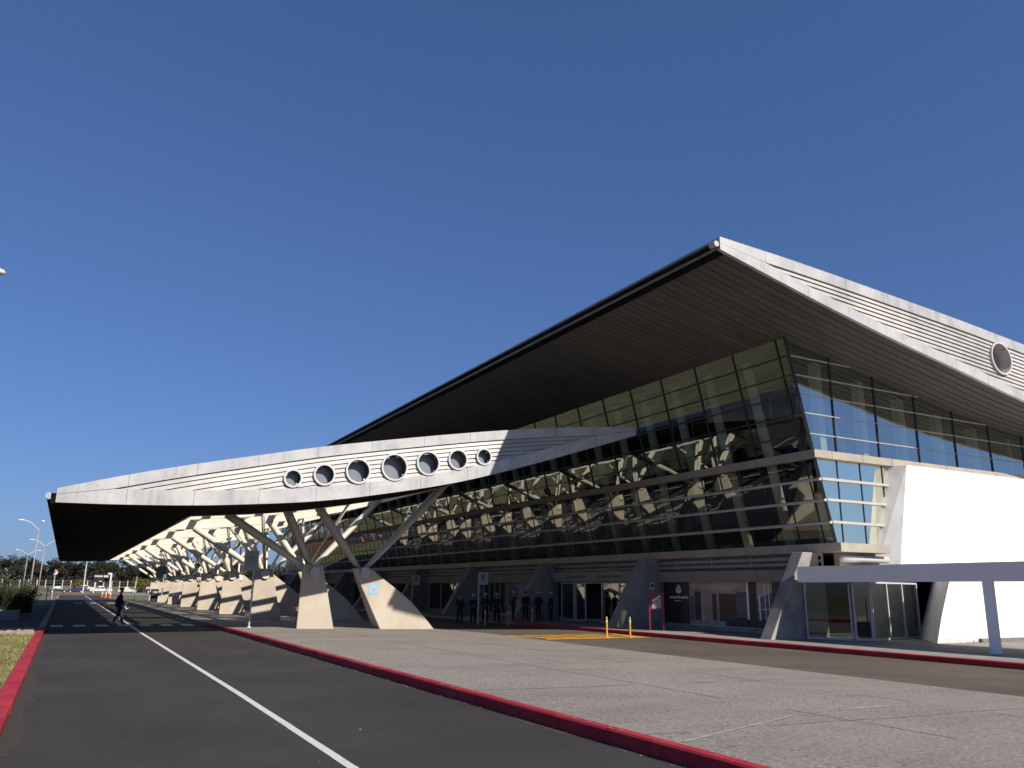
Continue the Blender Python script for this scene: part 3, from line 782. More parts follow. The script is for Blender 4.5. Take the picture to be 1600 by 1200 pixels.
g = MB(); g.tube([(29.05,23.2,.9),(29.05,23.2,1.7)], .02, 8); part('door_handle', g, M['alu'], d)
pane_frame('entrance_window', (29.28,23.2), (33.3,24.0), .16, 2.5, 3, 'glass_clear')
# arrivals entrance in the second bay
e0, e1 = 37.9, 46.7
g = MB()
g.hexa([(WX-.62,e0,2.56),(WX-.36,e0,2.56),(WX-.36,e1,2.56),(WX-.62,e1,2.56)],[(WX-.74,e0-.25,3.12),(WX-.52,e0-.25,3.12),(WX-.52,e1+.25,3.12),(WX-.74,e1+.25,3.12)])
hd = part('entrance_header', g, M['alu_shaded'], TB)
g = MB()
random.seed(5)
def marks(mb, y0, z, h, spec, x, m=0):
    """dashes of unreadable lettering; spec = list of word widths"""
    y = y0
    for w in spec:
        if w < 0: y += w; continue
        yy = y
        while yy > y-w:
            s = random.uniform(.05,.09); mb.box(x-.004,x,yy-s,yy,z,z+h*random.choice((1,1,.75,.75,1))); yy -= s+.025
        y -= w + .1
for yy in (45.0,41.6):
    g = MB(); g.prism([(WX-.70,yy,2.72),(WX-.70,yy-.1,2.72),(WX-.70,yy-.28,2.85),(WX-.70,yy-.1,2.98),(WX-.70,yy,2.98),(WX-.70,yy-.14,2.85)], (-.03,0,0)); part('arrow', g, M['ink_grey'], hd)
    g = MB(); marks(g, yy-.42, 2.78, .13, (.25,.6,.9), WX-.705); part('lettering', g, M['ink_grey'], hd)
pane_frame('entrance_window', (WX-.3,46.2), (WX-.3,44.75), .16, 2.5, 1)
pane_frame('entrance_window', (WX-.3,41.6), (WX-.3,38.0), .16, 2.5, 2)
pane_frame('sliding_door', (WX-.24,44.6), (WX-.24,43.5), .16, 2.46, 1, 'glass', .08)
g = MB(); g.box(WX-.32,WX-.02,38,46.3,2.44,2.56); part('door_head', g, M['white_metal'], TB)
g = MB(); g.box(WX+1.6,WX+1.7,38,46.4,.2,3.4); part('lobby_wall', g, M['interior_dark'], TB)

# printed advertising boards in the shop bays: flat prints in white frames
def board(name, label, y0, y1, z0, z1, x, polys, mats):
    t = thing(name, label, 'poster', (x,(y0+y1)/2,z0))
    g = MB(); g.box(x,x+.05,y0-.05,y1+.05,z0-.05,z1+.0); part('frame', g, M['white_metal'], t)
    g = MB()
    for i,(pts,m) in enumerate(polys):
        # u runs left to right as seen from the road (towards smaller y)
        g.poly([(x-.003-.002*i, lerp(y1,y0,u), lerp(z0,z1,v)) for u,v in pts], m)
    part('print', g, mats, t); return t
def rect(a,b,c,d): return [(a,c),(b,c),(b,d),(a,d)]
bm_ = [mat('ink_darkbrown',(0.053,0.030,0.030),.5), mat('ink_brown',(0.104,0.057,0.042),.5), mat('ink_cream',(0.570,0.475,0.380),.6,var=(0.475,0.380,0.304),scale=1), mat('ink_cream2',(0.722,0.627,0.532),.6,var=(0.608,0.513,0.418),scale=1),
       mat('ink_dusk',(0.162,0.190,0.361),.6,var=(0.209,0.228,0.380),scale=.7), mat('ink_bush',(0.023,0.027,0.042),.8,var=(0.133,0.133,0.190),scale=7), mat('ink_white',(1.140,1.140,1.140),.6), mat('ink_grey',(0.228,0.228,0.266),.6,var=(0.114,0.114,0.133),scale=3), mat('ink_floor',(0.380,0.361,0.380),.6,var=(0.513,0.494,0.494),scale=2)]
drop = [(.115,.98-.035)] 
dp = [(.118,.955),(.128,.90),(.139,.83),(.141,.78),(.132,.735),(.118,.72),(.104,.735),(.095,.78),(.097,.83),(.108,.90)]
polys = [ (rect(0,1,0,1),2),
 ([(.2,1),(.62,1),(.5,.78),(.2,.88)],3), ([(.2,.0),(.2,.07),(.55,.12),(.9,.08),(1,0)],8),
 (rect(.24,.29,.1,.78),1), ([(.29,.78),(.315,.62),(.30,.35),(.32,.1),(.29,.1)],3), (rect(.205,.235,.1,.66),7), (rect(.375,.405,.12,.72),1), (rect(.43,.47,.12,.68),3),
 (rect(.425,.545,.1,.73),1), (rect(.545,.62,.12,.78),7), (rect(.62,.635,0,1),6), ([(.635,0),(.685,0),(.685,1),(.635,1)],0), (rect(.69,.79,.1,1),7), ([(.69,.62),(.79,.78),(.79,1),(.69,1)],3), (rect(.70,.71,.1,.7),6),(rect(.74,.745,.1,.95),6),(rect(.765,.77,.1,.95),6),(rect(.69,.79,.4,.415),6),
 (rect(.79,.835,0,1),1), (rect(.835,1,0,1),4),
 ([(.86,0),(1,0),(1,.62),(.97,.5),(.95,.56),(.93,.42),(.9,.46),(.88,.34),(.86,.36)],5),
 ([(.47,.0),(.9,.0),(.87,.13),(.83,.17),(.78,.14),(.74,.19),(.69,.15),(.63,.17),(.6,.21),(.56,.2),(.53,.16),(.49,.15),(.47,.09)],5),
 (rect(0,.2,0,1),0), (rect(.15,.2,0,1),1), (dp,6), ([(.118,.9),(.124,.83),(.118,.78),(.112,.83)],0)]
x = .045
random.seed(11)
for w in (.012,.006,.012,.012,.008,.012,.005,.013,.012,.008,.011): polys.append((rect(x,x+w,.60,.60+random.choice((.05,.05,.062))),6)); x += w+.004
x = .085
for w in (.006,.008,.005,.008,.006,.007): polys.append((rect(x,x+w,.53,.555),6)); x += w+.003
board('advertising_poster', 'large wall poster with white droplet emblem on dark brown and a furnished hall view', 26.1, 35.95, .4, 2.5, WX-.02, polys, bm_)
bl = [mat('ink_haze_blue',(0.198,0.220,0.319),.6,var=(0.242,0.264,0.363),scale=.6), mat('ink_deep_blue',(0.088,0.121,0.264),.6,var=(0.132,0.165,0.330),scale=1), mat('ink_teal',(0.044,0.077,0.088),.6,var=(0.110,0.154,0.154),scale=2), mat('ink_slate',(0.132,0.143,0.176),.6,var=(0.198,0.209,0.242),scale=2.5)]
polys = [(rect(0,1,0,1),0), (rect(.02,.2,.3,1),2), ([(.2,.25),(.28,.5),(.24,.8),(.2,.95)],2), (rect(.2,.5,0,.38),3), (rect(.5,1,0,.36),1), ([(.22,.05),(.45,.1),(.48,.22),(.25,.26)],2)]
board('blue_poster', 'hazy blue poster behind the row of people in white caps', 47.9, 54.3, .4, 2.5, WX-.02, polys, bl)

# covered walkway at the right
WK = thing('covered_walkway', 'flat grey walkway roof on slanted posts beside the white terminal block', 'walkway', (26.95,16.9,.155))
g = MB(); g.box(27.05,27.25,-6,24.95,2.45,3.08); g.box(27.253,31.5,-6,20.9,2.78,3.0); g.box(27.253,29.9,20.903,24.6,2.78,3.0); part('roof_beam', g, M['grey_panel'], WK)
for y in (16.8,8.0,-1.0):
    g = MB(); g.hexa([(26.87,y-.13,.155),(27.11,y-.13,.155),(27.11,y+.13,.155),(26.87,y+.13,.155)],[(27.055,y-.08,2.449),(27.245,y-.08,2.449),(27.245,y+.22,2.449),(27.055,y+.22,2.449)])
    part('post', g, M['grey_panel'], WK)

# ------------------------------------------------------------------ street furniture
def ebar(mb, cx, cz, h, w, y, m):
    """letter E standing in the XZ plane at depth y"""
    t = h*.2; x0=cx-w/2
    mb.box(x0,x0+t,y-.006,y,cz-h/2,cz+h/2,m)
    for z in (cz-h/2,cz-t/2,cz+h/2-t): mb.box(x0+t,x0+(w if z!=cz-t/2 else w*.85),y-.006,y,z,z+t,m)
def e_sign(loc, label, face):
    t = thing('letter_sign', label, 'sign', loc, R(-38), 'letter signs on posts along the drop off kerb')
    g = MB(); g.box(-.05,.05,-.05,.05,0,3.0); part('post', g, M['sign_grey'], t, world=False)
    g = MB(); g.box(.052,.56,-.04,.04,2.28,3.0); p = part('panel', g, M[face], t, world=False)
    g = MB(); ebar(g, .30, 2.72, .3, .22, -.042, 0); part('letter', g, M['ink'], p, world=False)
    g = MB()
    for i in range(5): g.box(.15+.06*i,.19+.06*i,-.046,-.042,2.42,2.45)
    part('lettering', g, M['ink_grey'], p, world=False)
e_sign((21.6,44.2,.0), 'grey letter E sign on a post behind the row of people in white caps', 'sign_face')
e_sign((23.1,58.6,.0), 'dim letter E sign on a post farther back beside the right concrete pier', 'sign_grey')

def bollard(loc, label):
    t = thing('bollard', label, 'bollard', loc, 0, 'thin yellow bollards by the entrance')
    g = MB(); g.tube([(0,0,0),(0,0,.86)], .043, 12); g.tube([(0,0,.86),(0,0,.885)], [.043,.02], 12); part('post', g, M['yellow_paint'], t, world=False, smooth=False)
    g = MB(); g.tube([(0,0,.64),(0,0,.74)], .0455, 12); part('reflective_band', g, M['sign_white'], t, world=False)
    g = MB(); g.tube([(0,0,0),(0,0,.03)], [.11,.09], 12); part('base', g, M['yellow_paint'], t, world=False)
    return t
bollard((21.53,31.0,.006), 'sunlit yellow bollard at the middle of the yellow hatching')
bollard((22.4,30.45,.006), 'sunlit yellow bollard at the right end of the yellow hatching, before the red kerb')
bollard((21.72,43.52,0), 'shaded yellow bollard in front of the second of the people in white caps')
bollard((22.75,42.6,0), 'shaded yellow bollard in front of the gap in the row of people in white caps')
bollard((24.4,42.7,.16), 'shaded yellow bollard nearest the entrance, on the kerb in front of people in white caps')

def pole_sign(loc, h, w, ph, rz, label, face, lines=True, group=None):
    t = thing('notice_sign', label, 'sign', loc, rz, group)
    g = MB(); g.tube([(0,0,0),(0,0,h-.02)], .034, 10); g.tube([(0,0,0),(0,0,.06)],[.12,.05],12); g.tube([(0,0,1.55),(0,0,1.68)],.055,10); part('post', g, M['lamp_white'], t, world=False, smooth=False)
    g = MB(); g.box(-w*.72,w*.28,-.055,-.036,h-ph,h); p = part('plate', g, M[face], t, world=False)
    if lines:
        g = MB(); random.seed(4)
        g.box(-w*.27,-w*.17,-.06,-.0555,h-.15,h-.09); g.box(-w*.3,-w*.14,-.06,-.0555,h-.18,h-.155); g.box(-w*.24,-w*.2,-.06,-.0555,h-.09,h-.06)
        for i,wd in enumerate((.5,.42,.62,.55,.6,.3)):
            z = h-.3-i*.095; x = -w*.22-wd*w/2
            while x < -w*.22+wd*w/2:
                s = random.uniform(.03,.09); g.box(x,x+s,-.06,-.0555,z,z+(.055 if i<2 else .03)); x += s+.022
        part('lettering', g, M['ink_grey'], p, world=False)
    return t
pole_sign((7.85,40.4,.15), 3.52, .66, .92, R(-12), 'white posted notice board on a leaning white pole at the end of the red kerb', 'sign_face')
pole_sign((7.95,82,.14), 3.6, .85, 1.05, R(-5), 'dark plain square sign on a white pole farther along the canopy kerb', 'ink_grey', False)
t = pole_sign((8.2,117.5,.14), 3.4, .1, .3, 0, 'bare white pole at the far end of the canopy kerb', 'sign_face', False)

def round_sign(loc, h, r, label, face, ringm, postm, sym):
    t = thing('round_sign', label, 'sign', loc, 0)
    g = MB(); g.tube([(0,0,0),(0,0,h-r*.3)], .045, 8); part('post', g, M[postm], t, world=False)
    g = MB(); g.disc((0,-.06,h), r*.8, (0,1,0), .02, 24); p = part('plate', g, M[face], t, world=False)
    g = MB(); g.ring((0,h), r*.78, r, -.075, -.035, 28)
    g.hexa([(-r*.62,-.075,h-r*.5),(-r*.5,-.075,h-r*.62),(-r*.5,-.061,h-r*.62),(-r*.62,-.061,h-r*.5)],[(r*.5,-.075,h+r*.62),(r*.62,-.075,h+r*.5),(r*.62,-.061,h+r*.5),(r*.5,-.061,h+r*.62)])
    part('ring', g, M[ringm], p, world=False)
    g = MB(); g.box(-r*.2,-r*.03,-.07,-.061,h-r*.45,h+r*.45); g.box(-r*.03,r*.28,-.07,-.061,h+r*.05,h+r*.2); g.box(-r*.03,r*.28,-.07,-.061,h+r*.3,h+r*.45); g.box(r*.13,r*.28,-.07,-.061,h+r*.2,h+r*.3)
    if sym: part('symbol', g, M['ink'], p, world=False)
    return t
round_sign((-1.45,100,.02), 3.35, .42, 'dark round no parking sign on a thin dark post left of the road', 'ink_grey', 'ink', 'galv', True)
round_sign((-1.35,140,.0), 3.75, .42, 'red and white round sign on a white post beyond the dark round sign', 'sign_white', 'red', 'lamp_white', True)

t = thing('fire_point_stand', 'dark red two legged stand with a pale board against the wall poster', 'stand', (25.75,32.8,.155), R(-30))
g = MB()
for x in (-.33,.33): g.box(x-.035,x+.035,-.035,.035,0,1.72)
part('frame', g, M['red'], t, world=False)
g = MB(); g.box(-.295,.295,-.03,.03,1.0,1.72); p = part('backboard', g, M['red'], t, world=False)
g = MB(); g.box(-.22,.22,-.037,-.031,1.05,1.5); part('notice', g, M['galv'], p, world=False)
g = MB(); g.hexa([(-.2,-.043,1.42),(-.16,-.043,1.36),(-.16,-.038,1.36),(-.2,-.038,1.42)],[(.16,-.043,1.66),(.22,-.043,1.6),(.22,-.038,1.6),(.16,-.038,1.66)]); part('arrow_strip', g, M['sign_white'], p, world=False)

def bench(loc, rz, label):
    t = thing('bench', label, 'bench', loc, rz, 'benches under the canopy')
    g = MB()
    for y in (-.2,-.02,.16): g.box(-.9,.9,y-.07,y+.07,.43,.47)
    part('seat', g, M['wood'], t, world=False)
    g = MB()
    for z in (.62,.8): g.box(-.9,.9,.27,.31,z,z+.13)
    part('backrest', g, M['wood'], t, world=False)
    for x in (-.7,.7):
        g = MB(); g.box(x-.05,x+.05,-.25,.3,0,.428); g.box(x-.04,x+.04,.312,.35,.3,.9); part('leg', g, M['pier_old'], t, world=False)
bench((12.7,53.6,.08), R(0), 'slatted bench on grey legs behind the nearest left pier')
bench((12.4,64.4,.09), R(0), 'slatted bench between the second and third left piers')
t = thing('litter_bin', 'grey litter bin with white top between far left piers', 'bin', (10.3,92.2,.11))
g = MB(); g.tube([(0,0,0),(0,0,.95)], [.3,.36], 14); part('body', g, M['galv'], t, world=False)
g = MB(); g.tube([(0,0,.95),(0,0,1.1)], [.38,.2], 14); part('lid', g, M['lamp_white'], t, world=False)
t = thing('payment_kiosk', 'dark boxy kiosk with pale slot at the far end of the pier row', 'kiosk', (9.6,106,.12))
g = MB(); g.box(-.5,.5,-.4,.4,0,1.5); part('cabinet', g, M['black'], t, world=False)
g = MB(); g.box(-.3,.3,-.42,-.402,1.05,1.25); part('display', g, M['sign_grey'], t, world=False)
def channelizer(loc, label):
    t = thing('channelizer_post', label, 'traffic post', loc, 0, 'orange and white traffic posts')
    g = MB(); g.tube([(0,0,0),(0,0,.06),(0,0,.061),(0,0,1.05)], [.2,.18,.13,.12], 12); part('post', g, M['orange'], t, world=False)
    g = MB(); g.tube([(0,0,.55),(0,0,.85)], [.134,.13], 12); part('reflective_sleeve', g, M['sign_white'], t, world=False)
channelizer((5.97,159,0), 'leftmost of three orange traffic posts at the far end of the road')
channelizer((6.25,152,0), 'middle one of three orange traffic posts at the far end of the road')
channelizer((6.65,146,0), 'rightmost of three orange traffic posts, just left of the walking person')

def street_lamp(loc, h, arms, rz, label, top=False):
    t = thing('street_lamp', label, 'street lamp', loc, rz, 'tall double arm street lamps')
    g = MB(); g.tube([(0,0,0),(0,0,h*.5),(0,0,h)], [.13,.10,.07], 10); g.tube([(0,0,0),(0,0,.35)],[.2,.16],10); part('pole', g, M['galv'], t, world=False, smooth=True)
    for s, ln in arms:
        g = MB(); pts = []
        for i in range(9):
            u = i/8; pts.append((s*ln*u*(.55+.45*u) if False else s*ln*u, 0, h-.1+1.25*math.sin(u*math.pi*.5)))
        g.tube(pts, .055, 8); a = part('arm', g, M['lamp_white'], t, world=False, smooth=True)
        g = MB(); e = pts[-1]
        bm = bmesh.new(); bmesh.ops.create_uvsphere(bm, u_segments=14, v_segments=8, radius=1)
        vs = [(e[0]+s*(.34+v.co.x*.46), e[1]+v.co.y*.17, e[2]+max(v.co.z,-.42)*.14+.01) for v in bm.verts]
        g.add(vs, [tuple(v.index for v in f.verts) for f in bm.faces]); bm.free()
        hd = part('lamp_head', g, M['lamp_white'], a, world=False, smooth=True)
        g = MB(); g.tube([(e[0]+s*.34,e[1],e[2]-.075),(e[0]+s*.34,e[1],e[2]-.05)],.15,12); part('lens', g, M['pane_grey'], hd, world=False)
    if top:
        g = MB(); g.tube([(.0,0,h),(.35,0,h+1.1)],.05,8); a = part('arm', g, M['galv'], t, world=False)
        g = MB(); g.tube([(.35,0,h+1.05),(.35,0,h+1.2),(.35,0,h+1.32)],[.24,.27,.12],12); part('lamp_head', g, M['lamp_white'], a, world=False)
    return t
street_lamp((-4.0,130,0), 9.3, [(-1,1.9)], R(12), 'tallest nearest street lamp with one long arm and a stubby lamp on top', True)
street_lamp((-4.3,186,0), 9.3, [(-1,2.0),(1,2.0)], 0, 'double arm street lamp standing just left of the dark canopy corner')
street_lamp((-8.9,239,0), 9.1, [(-1,2.1),(1,2.1)], R(8), 'leftmost and smallest double arm street lamp before the trees')
street_lamp((-5.3,26,.1), 9.3, [(1,1.95),(-1,1.95)], R(-6), 'near street lamp of which only the lamp tip enters at the left edge')

t = thing('mast', 'thin pale mast standing in front of the trees under the canopy corner', 'pole', (4.25,228,0))
g = MB(); g.tube([(0,0,0),(.0,0,8.2)], [.16,.1], 8); part('pole', g, M['lamp_white'], t, world=False)
t = thing('billboard', 'dark roadside billboard with pale lettering in front of the far trees', 'billboard', (8,232,0))
g = MB(); g.box(-1.7,1.9,-.1,.1,2.7,4.7); p = part('panel', g, M['ink'], t, world=False)
g = MB(); random.seed(9); marks_x = -1.5
while marks_x < .2: s=random.uniform(.1,.2); g.box(marks_x,marks_x+s,-.12,-.101,3.95,4.35); marks_x += s+.07
marks_x = .6
while marks_x < 1.6: s=random.uniform(.1,.2); g.box(marks_x,marks_x+s,-.12,-.101,3.9,4.4); marks_x += s+.06
g.box(-.4,.3,-.12,-.101,2.85,3.0)
part('lettering', g, M['sign_white'], p, world=False)
for x in (-1.3,1.5):
    g = MB(); g.box(x-.08,x+.08,-.05,.05,0,2.7); part('post', g, M['lamp_white'], t, world=False)
t = thing('utility_post', 'short white post right of the dark billboard', 'post', (10.1,230,0))
g = MB(); g.box(-.18,.18,-.18,.18,0,5.0); g.box(-.75,.18,-.1,.1,4.6,5.0); part('post', g, M['lamp_white'], t, world=False)

# fence on the bank
t = thing('boundary_fence', 'wire fence with pale concrete posts along the grassy bank before the trees', 'fence', (0,268,1.0))
pg = MB(); pg.hexa([(-.09,-.09,0),(.09,-.09,0),(.09,.09,0),(-.09,.09,0)],[(-.09,-.09,2.3),(.09,-.09,2.3),(.09,.09,2.3),(-.09,.09,2.3)])
pm = mkmesh('post', pg, M['sign_white'])
for i in range(58):
    o = obj('post', pm, t); o.location = (-34+2.1*i, random.uniform(-.1,.1), random.uniform(-.08,.08))
g = MB()
for z in (.3,.8,1.3,1.8,2.15): g.tube([(-34,-.12,z),(86,-.12,z)], .018, 4)
part('wire_mesh', g, M['galv'], t, world=False)

# ------------------------------------------------------------------ vegetation
def leafcloud(mb, c, rad, n, size, rnd, m=0, flat=.7):
    for i in range(n):
        d = Vector((rnd.gauss(0,1),rnd.gauss(0,1),rnd.gauss(0,1))).normalized()
        r = rnd.random()**.42
        p = Vector(c)+Vector((d.x*rad[0],d.y*rad[1],d.z*rad[2]))*r
        a = Vector((rnd.gauss(0,1),rnd.gauss(0,1),rnd.gauss(0,1)*flat)).normalized(); b = a.orthogonal().normalized()
        b = (b*math.cos(rnd.random()*6)+a.cross(b)*math.sin(rnd.random()*6)).normalized()
        s = size*rnd.uniform(.6,1.4)
        mb.add([p-a*s, p-b*s*.55, p+a*s, p+b*s*.55], [(0,1,2,3)], m)
def make_tree(seed, h, w, mats):
    rnd = random.Random(seed); g = MB(); tr = MB()
    top = Vector((rnd.uniform(-.4,.4),rnd.uniform(-.4,.4),h*.72))
    mid = Vector((rnd.uniform(-.3,.3),rnd.uniform(-.3,.3),h*.36))
    tr.tube([(0,0,-.4),mid,top],[.24,.17,.07],7)
    nb = rnd.randint(13,16)
    for i in range(nb):
        u = rnd.uniform(.08,.95); base = Vector((0,0,0)).lerp(mid,min(1,u*2)) if u<.5 else mid.lerp(top,(u-.5)*2)
        an = i*2.4+rnd.uniform(-.5,.5); reach = w*rnd.uniform(.45,1.0)*(1.15-.6*u)
        e = base+Vector((math.cos(an)*reach,math.sin(an)*reach,rnd.uniform(.1,1.6)*(1.1-u*.3)))
        e.z = min(e.z, h*.93)
        tr.tube([base,base.lerp(e,.5)+Vector((0,0,.2)),e],[.1,.07,.03],5)
        rr = rnd.uniform(.85,1.55)
        leafcloud(g, e, (rr*1.1,rr*1.1,rr*.8), int(120*rr), .25, rnd, rnd.randint(0,len(mats)-1) if rnd.random()<.35 else 0)
        for q in range(2):
            e2 = e+Vector((rnd.uniform(-1.1,1.1),rnd.uniform(-1.1,1.1),rnd.uniform(-.9,.8)))
            leafcloud(g, e2, (.6,.6,.45), 38, .2, rnd)
    leafcloud(g, top+Vector((0,0,h*.12)), (w*.42,w*.42,h*.15), 170, .23, rnd)
    return mkmesh('crown', g, mats), mkmesh('trunk', tr, M['bark'], smooth=True)
TV = [make_tree(s, h, w, [M[a],M[b]]) for s,h,w,a,b in ((1,9.3,3.4,'leaf_dark','leaf_olive'),(2,8.6,3.6,'leaf_brown','leaf_dark'),(3,9.9,3.1,'leaf_dark','leaf_brown'),(4,8.9,3.5,'leaf_dark','leaf_olive'))]
kinds = ['dark dense evergreen', 'brownish thin crowned', 'tall dark feathery', 'dark broad crowned']
random.seed(12); ti = 0
for row,(yy,step,x0,x1) in enumerate(((291,4.1,-36,98),(309,4.6,-42,108))):
    x = x0
    while x < x1:
        v = random.choice((0,1,2,3)) if x > -6 else random.choice((1,1,0,3))
        o = thing('tree', kinds[v]+' tree in the '+('front' if row==0 else 'rear')+' row of the wood beyond the fence', 'tree', (x,yy+random.uniform(-5,5),1.45), random.uniform(0,6.28), 'trees of the wood beyond the fence, '+kinds[v]+(', front row' if row==0 else ', rear row'))
        s = random.uniform(.88,1.1); o.scale = (s*1.05,s*1.05,s)
        obj('crown', TV[v][0], o); obj('trunk', TV[v][1], o)
        x += step*random.uniform(.8,1.2)
g = MB(); rnd = random.Random(77)
for i in range(150):
    x = -45+1.0*i+rnd.uniform(-.5,.5); leafcloud(g, (x,286.5+rnd.uniform(-2.5,2.5),2.3+rnd.uniform(-.5,.9)), (1.5,1.2,rnd.uniform(1.5,2.5)), 150, .42, rnd, 0 if rnd.random()<.6 else 1)
tag(struct('undergrowth', g, [M['leaf_dark'],M['leaf_brown']], kind='stuff'), 'dark tangled undergrowth at the foot of the wood', 'undergrowth')
def bush(loc, rx, rz_, m, label, n=900, size=.1, cat='bush', group=None):
    rnd = random.Random(int(loc[0]*7+loc[1])); t = thing('bush', label, cat, loc, 0, group)
    g = MB()
    for i in range(9): leafcloud(g, (rnd.uniform(-.6,.6)*rx,rnd.uniform(-.6,.6)*rx,rz_*rnd.uniform(.3,.8)), (rx*.5,rx*.5,rz_*.34), n//9, size, rnd)
    part('foliage', g, M[m], t, world=False)
    g = MB()
    for i in range(6): g.tube([(rnd.uniform(-.1,.1),rnd.uniform(-.1,.1),-.05),(rnd.uniform(-.6,.6)*rx,rnd.uniform(-.6,.6)*rx,rz_*.7)],[.05,.015],5)
    part('stem', g, M['bark'], t, world=False)
bush((-5.4,84,.05), 2.2, 2.9, 'leaf_olive', 'greyish olive bush behind the sword leaved plants at the left edge', 2600, .11)
bush((-3.4,92,.05), 1.5, 2.3, 'leaf_olive', 'smaller grey green bush left of the street lamps', 1600, .1)
bush((3.6,256,.3), 2.4, 2.8, 'leaf_yellow', 'yellowish autumn bush above the dark parked cars', 900, .22)
bush((19.5,257,.3), 2.8, 3.6, 'leaf_yellow', 'yellowish autumn bush between the cream car and the dark suv', 1100, .22)
def sword_plant(loc, h, n, seed, label):
    rnd = random.Random(seed); t = thing('sword_leaf_plant', label, 'plant', loc, 0, 'sword leaved plants in the bed')
    g = MB()
    for i in range(n):
        a = rnd.uniform(0,6.28); L_ = h*rnd.uniform(.65,1.15); out = rnd.uniform(.15,.95); w = .028*rnd.uniform(.8,1.5)
        bx,by = rnd.gauss(0,.14)*h, rnd.gauss(0,.14)*h; prev=None
        side = Vector((-math.sin(a),math.cos(a),0))
        for j in range(5):
            u = j/4; r = out*L_*(u*.55+.35*u*u); z = L_*(u-.42*out*u*u*u)
            c = Vector((bx+math.cos(a)*r,by+math.sin(a)*r,max(z,.02))); ww = w*(1-u**2.2)+.003
            cur = (c-side*ww, c+side*ww)
            if prev: g.quad(prev[0],prev[1],cur[1],cur[0])
            prev = cur
    part('leaves', g, M['blade'], t, world=False)
    g = MB()
    for i in range(4): a=rnd.uniform(0,6.28); g.tube([(0,0,-.05),(math.cos(a)*.2,math.sin(a)*.2,h*.45)],[.08,.05],6)
    part('stem', g, M['bark'], t, world=False)
for i,(x,y,h,n,lb) in enumerate(((-3.0,61,2.1,260,'big dark sword leaved plant nearest the road, right of the concrete planter'),(-2.4,68,1.7,200,'lower sword leaved plant at the road side of the bed, farthest right'),
    (-4.2,64,2.3,260,'tall sword leaved plant rising behind the concrete planter'),(-5.4,60,1.9,220,'sword leaved plant at the left edge above the planter'),(-3.4,74,2.0,200,'sword leaved plant at the back of the bed under the street lamps'))):
    sword_plant((x,y,.05), h, n, 40+i, lb)
t = thing('planter', 'low blue grey concrete planter wall at the left edge beyond the lawn', 'planter', (-4,55.5,.05))
g = MB(); g.box(-3.8,1.95,-1.1,-.9,0,.5); g.box(1.75,1.95,-.897,1.1,0,.5); g.box(-3.8,1.95,1.103,1.3,0,.5); part('wall', g, M['planter'], t, world=False)
g = MB(); g.box(-3.8,1.745,-.895,1.1,.05,.42); part('soil', g, M['soil'], t, world=False)

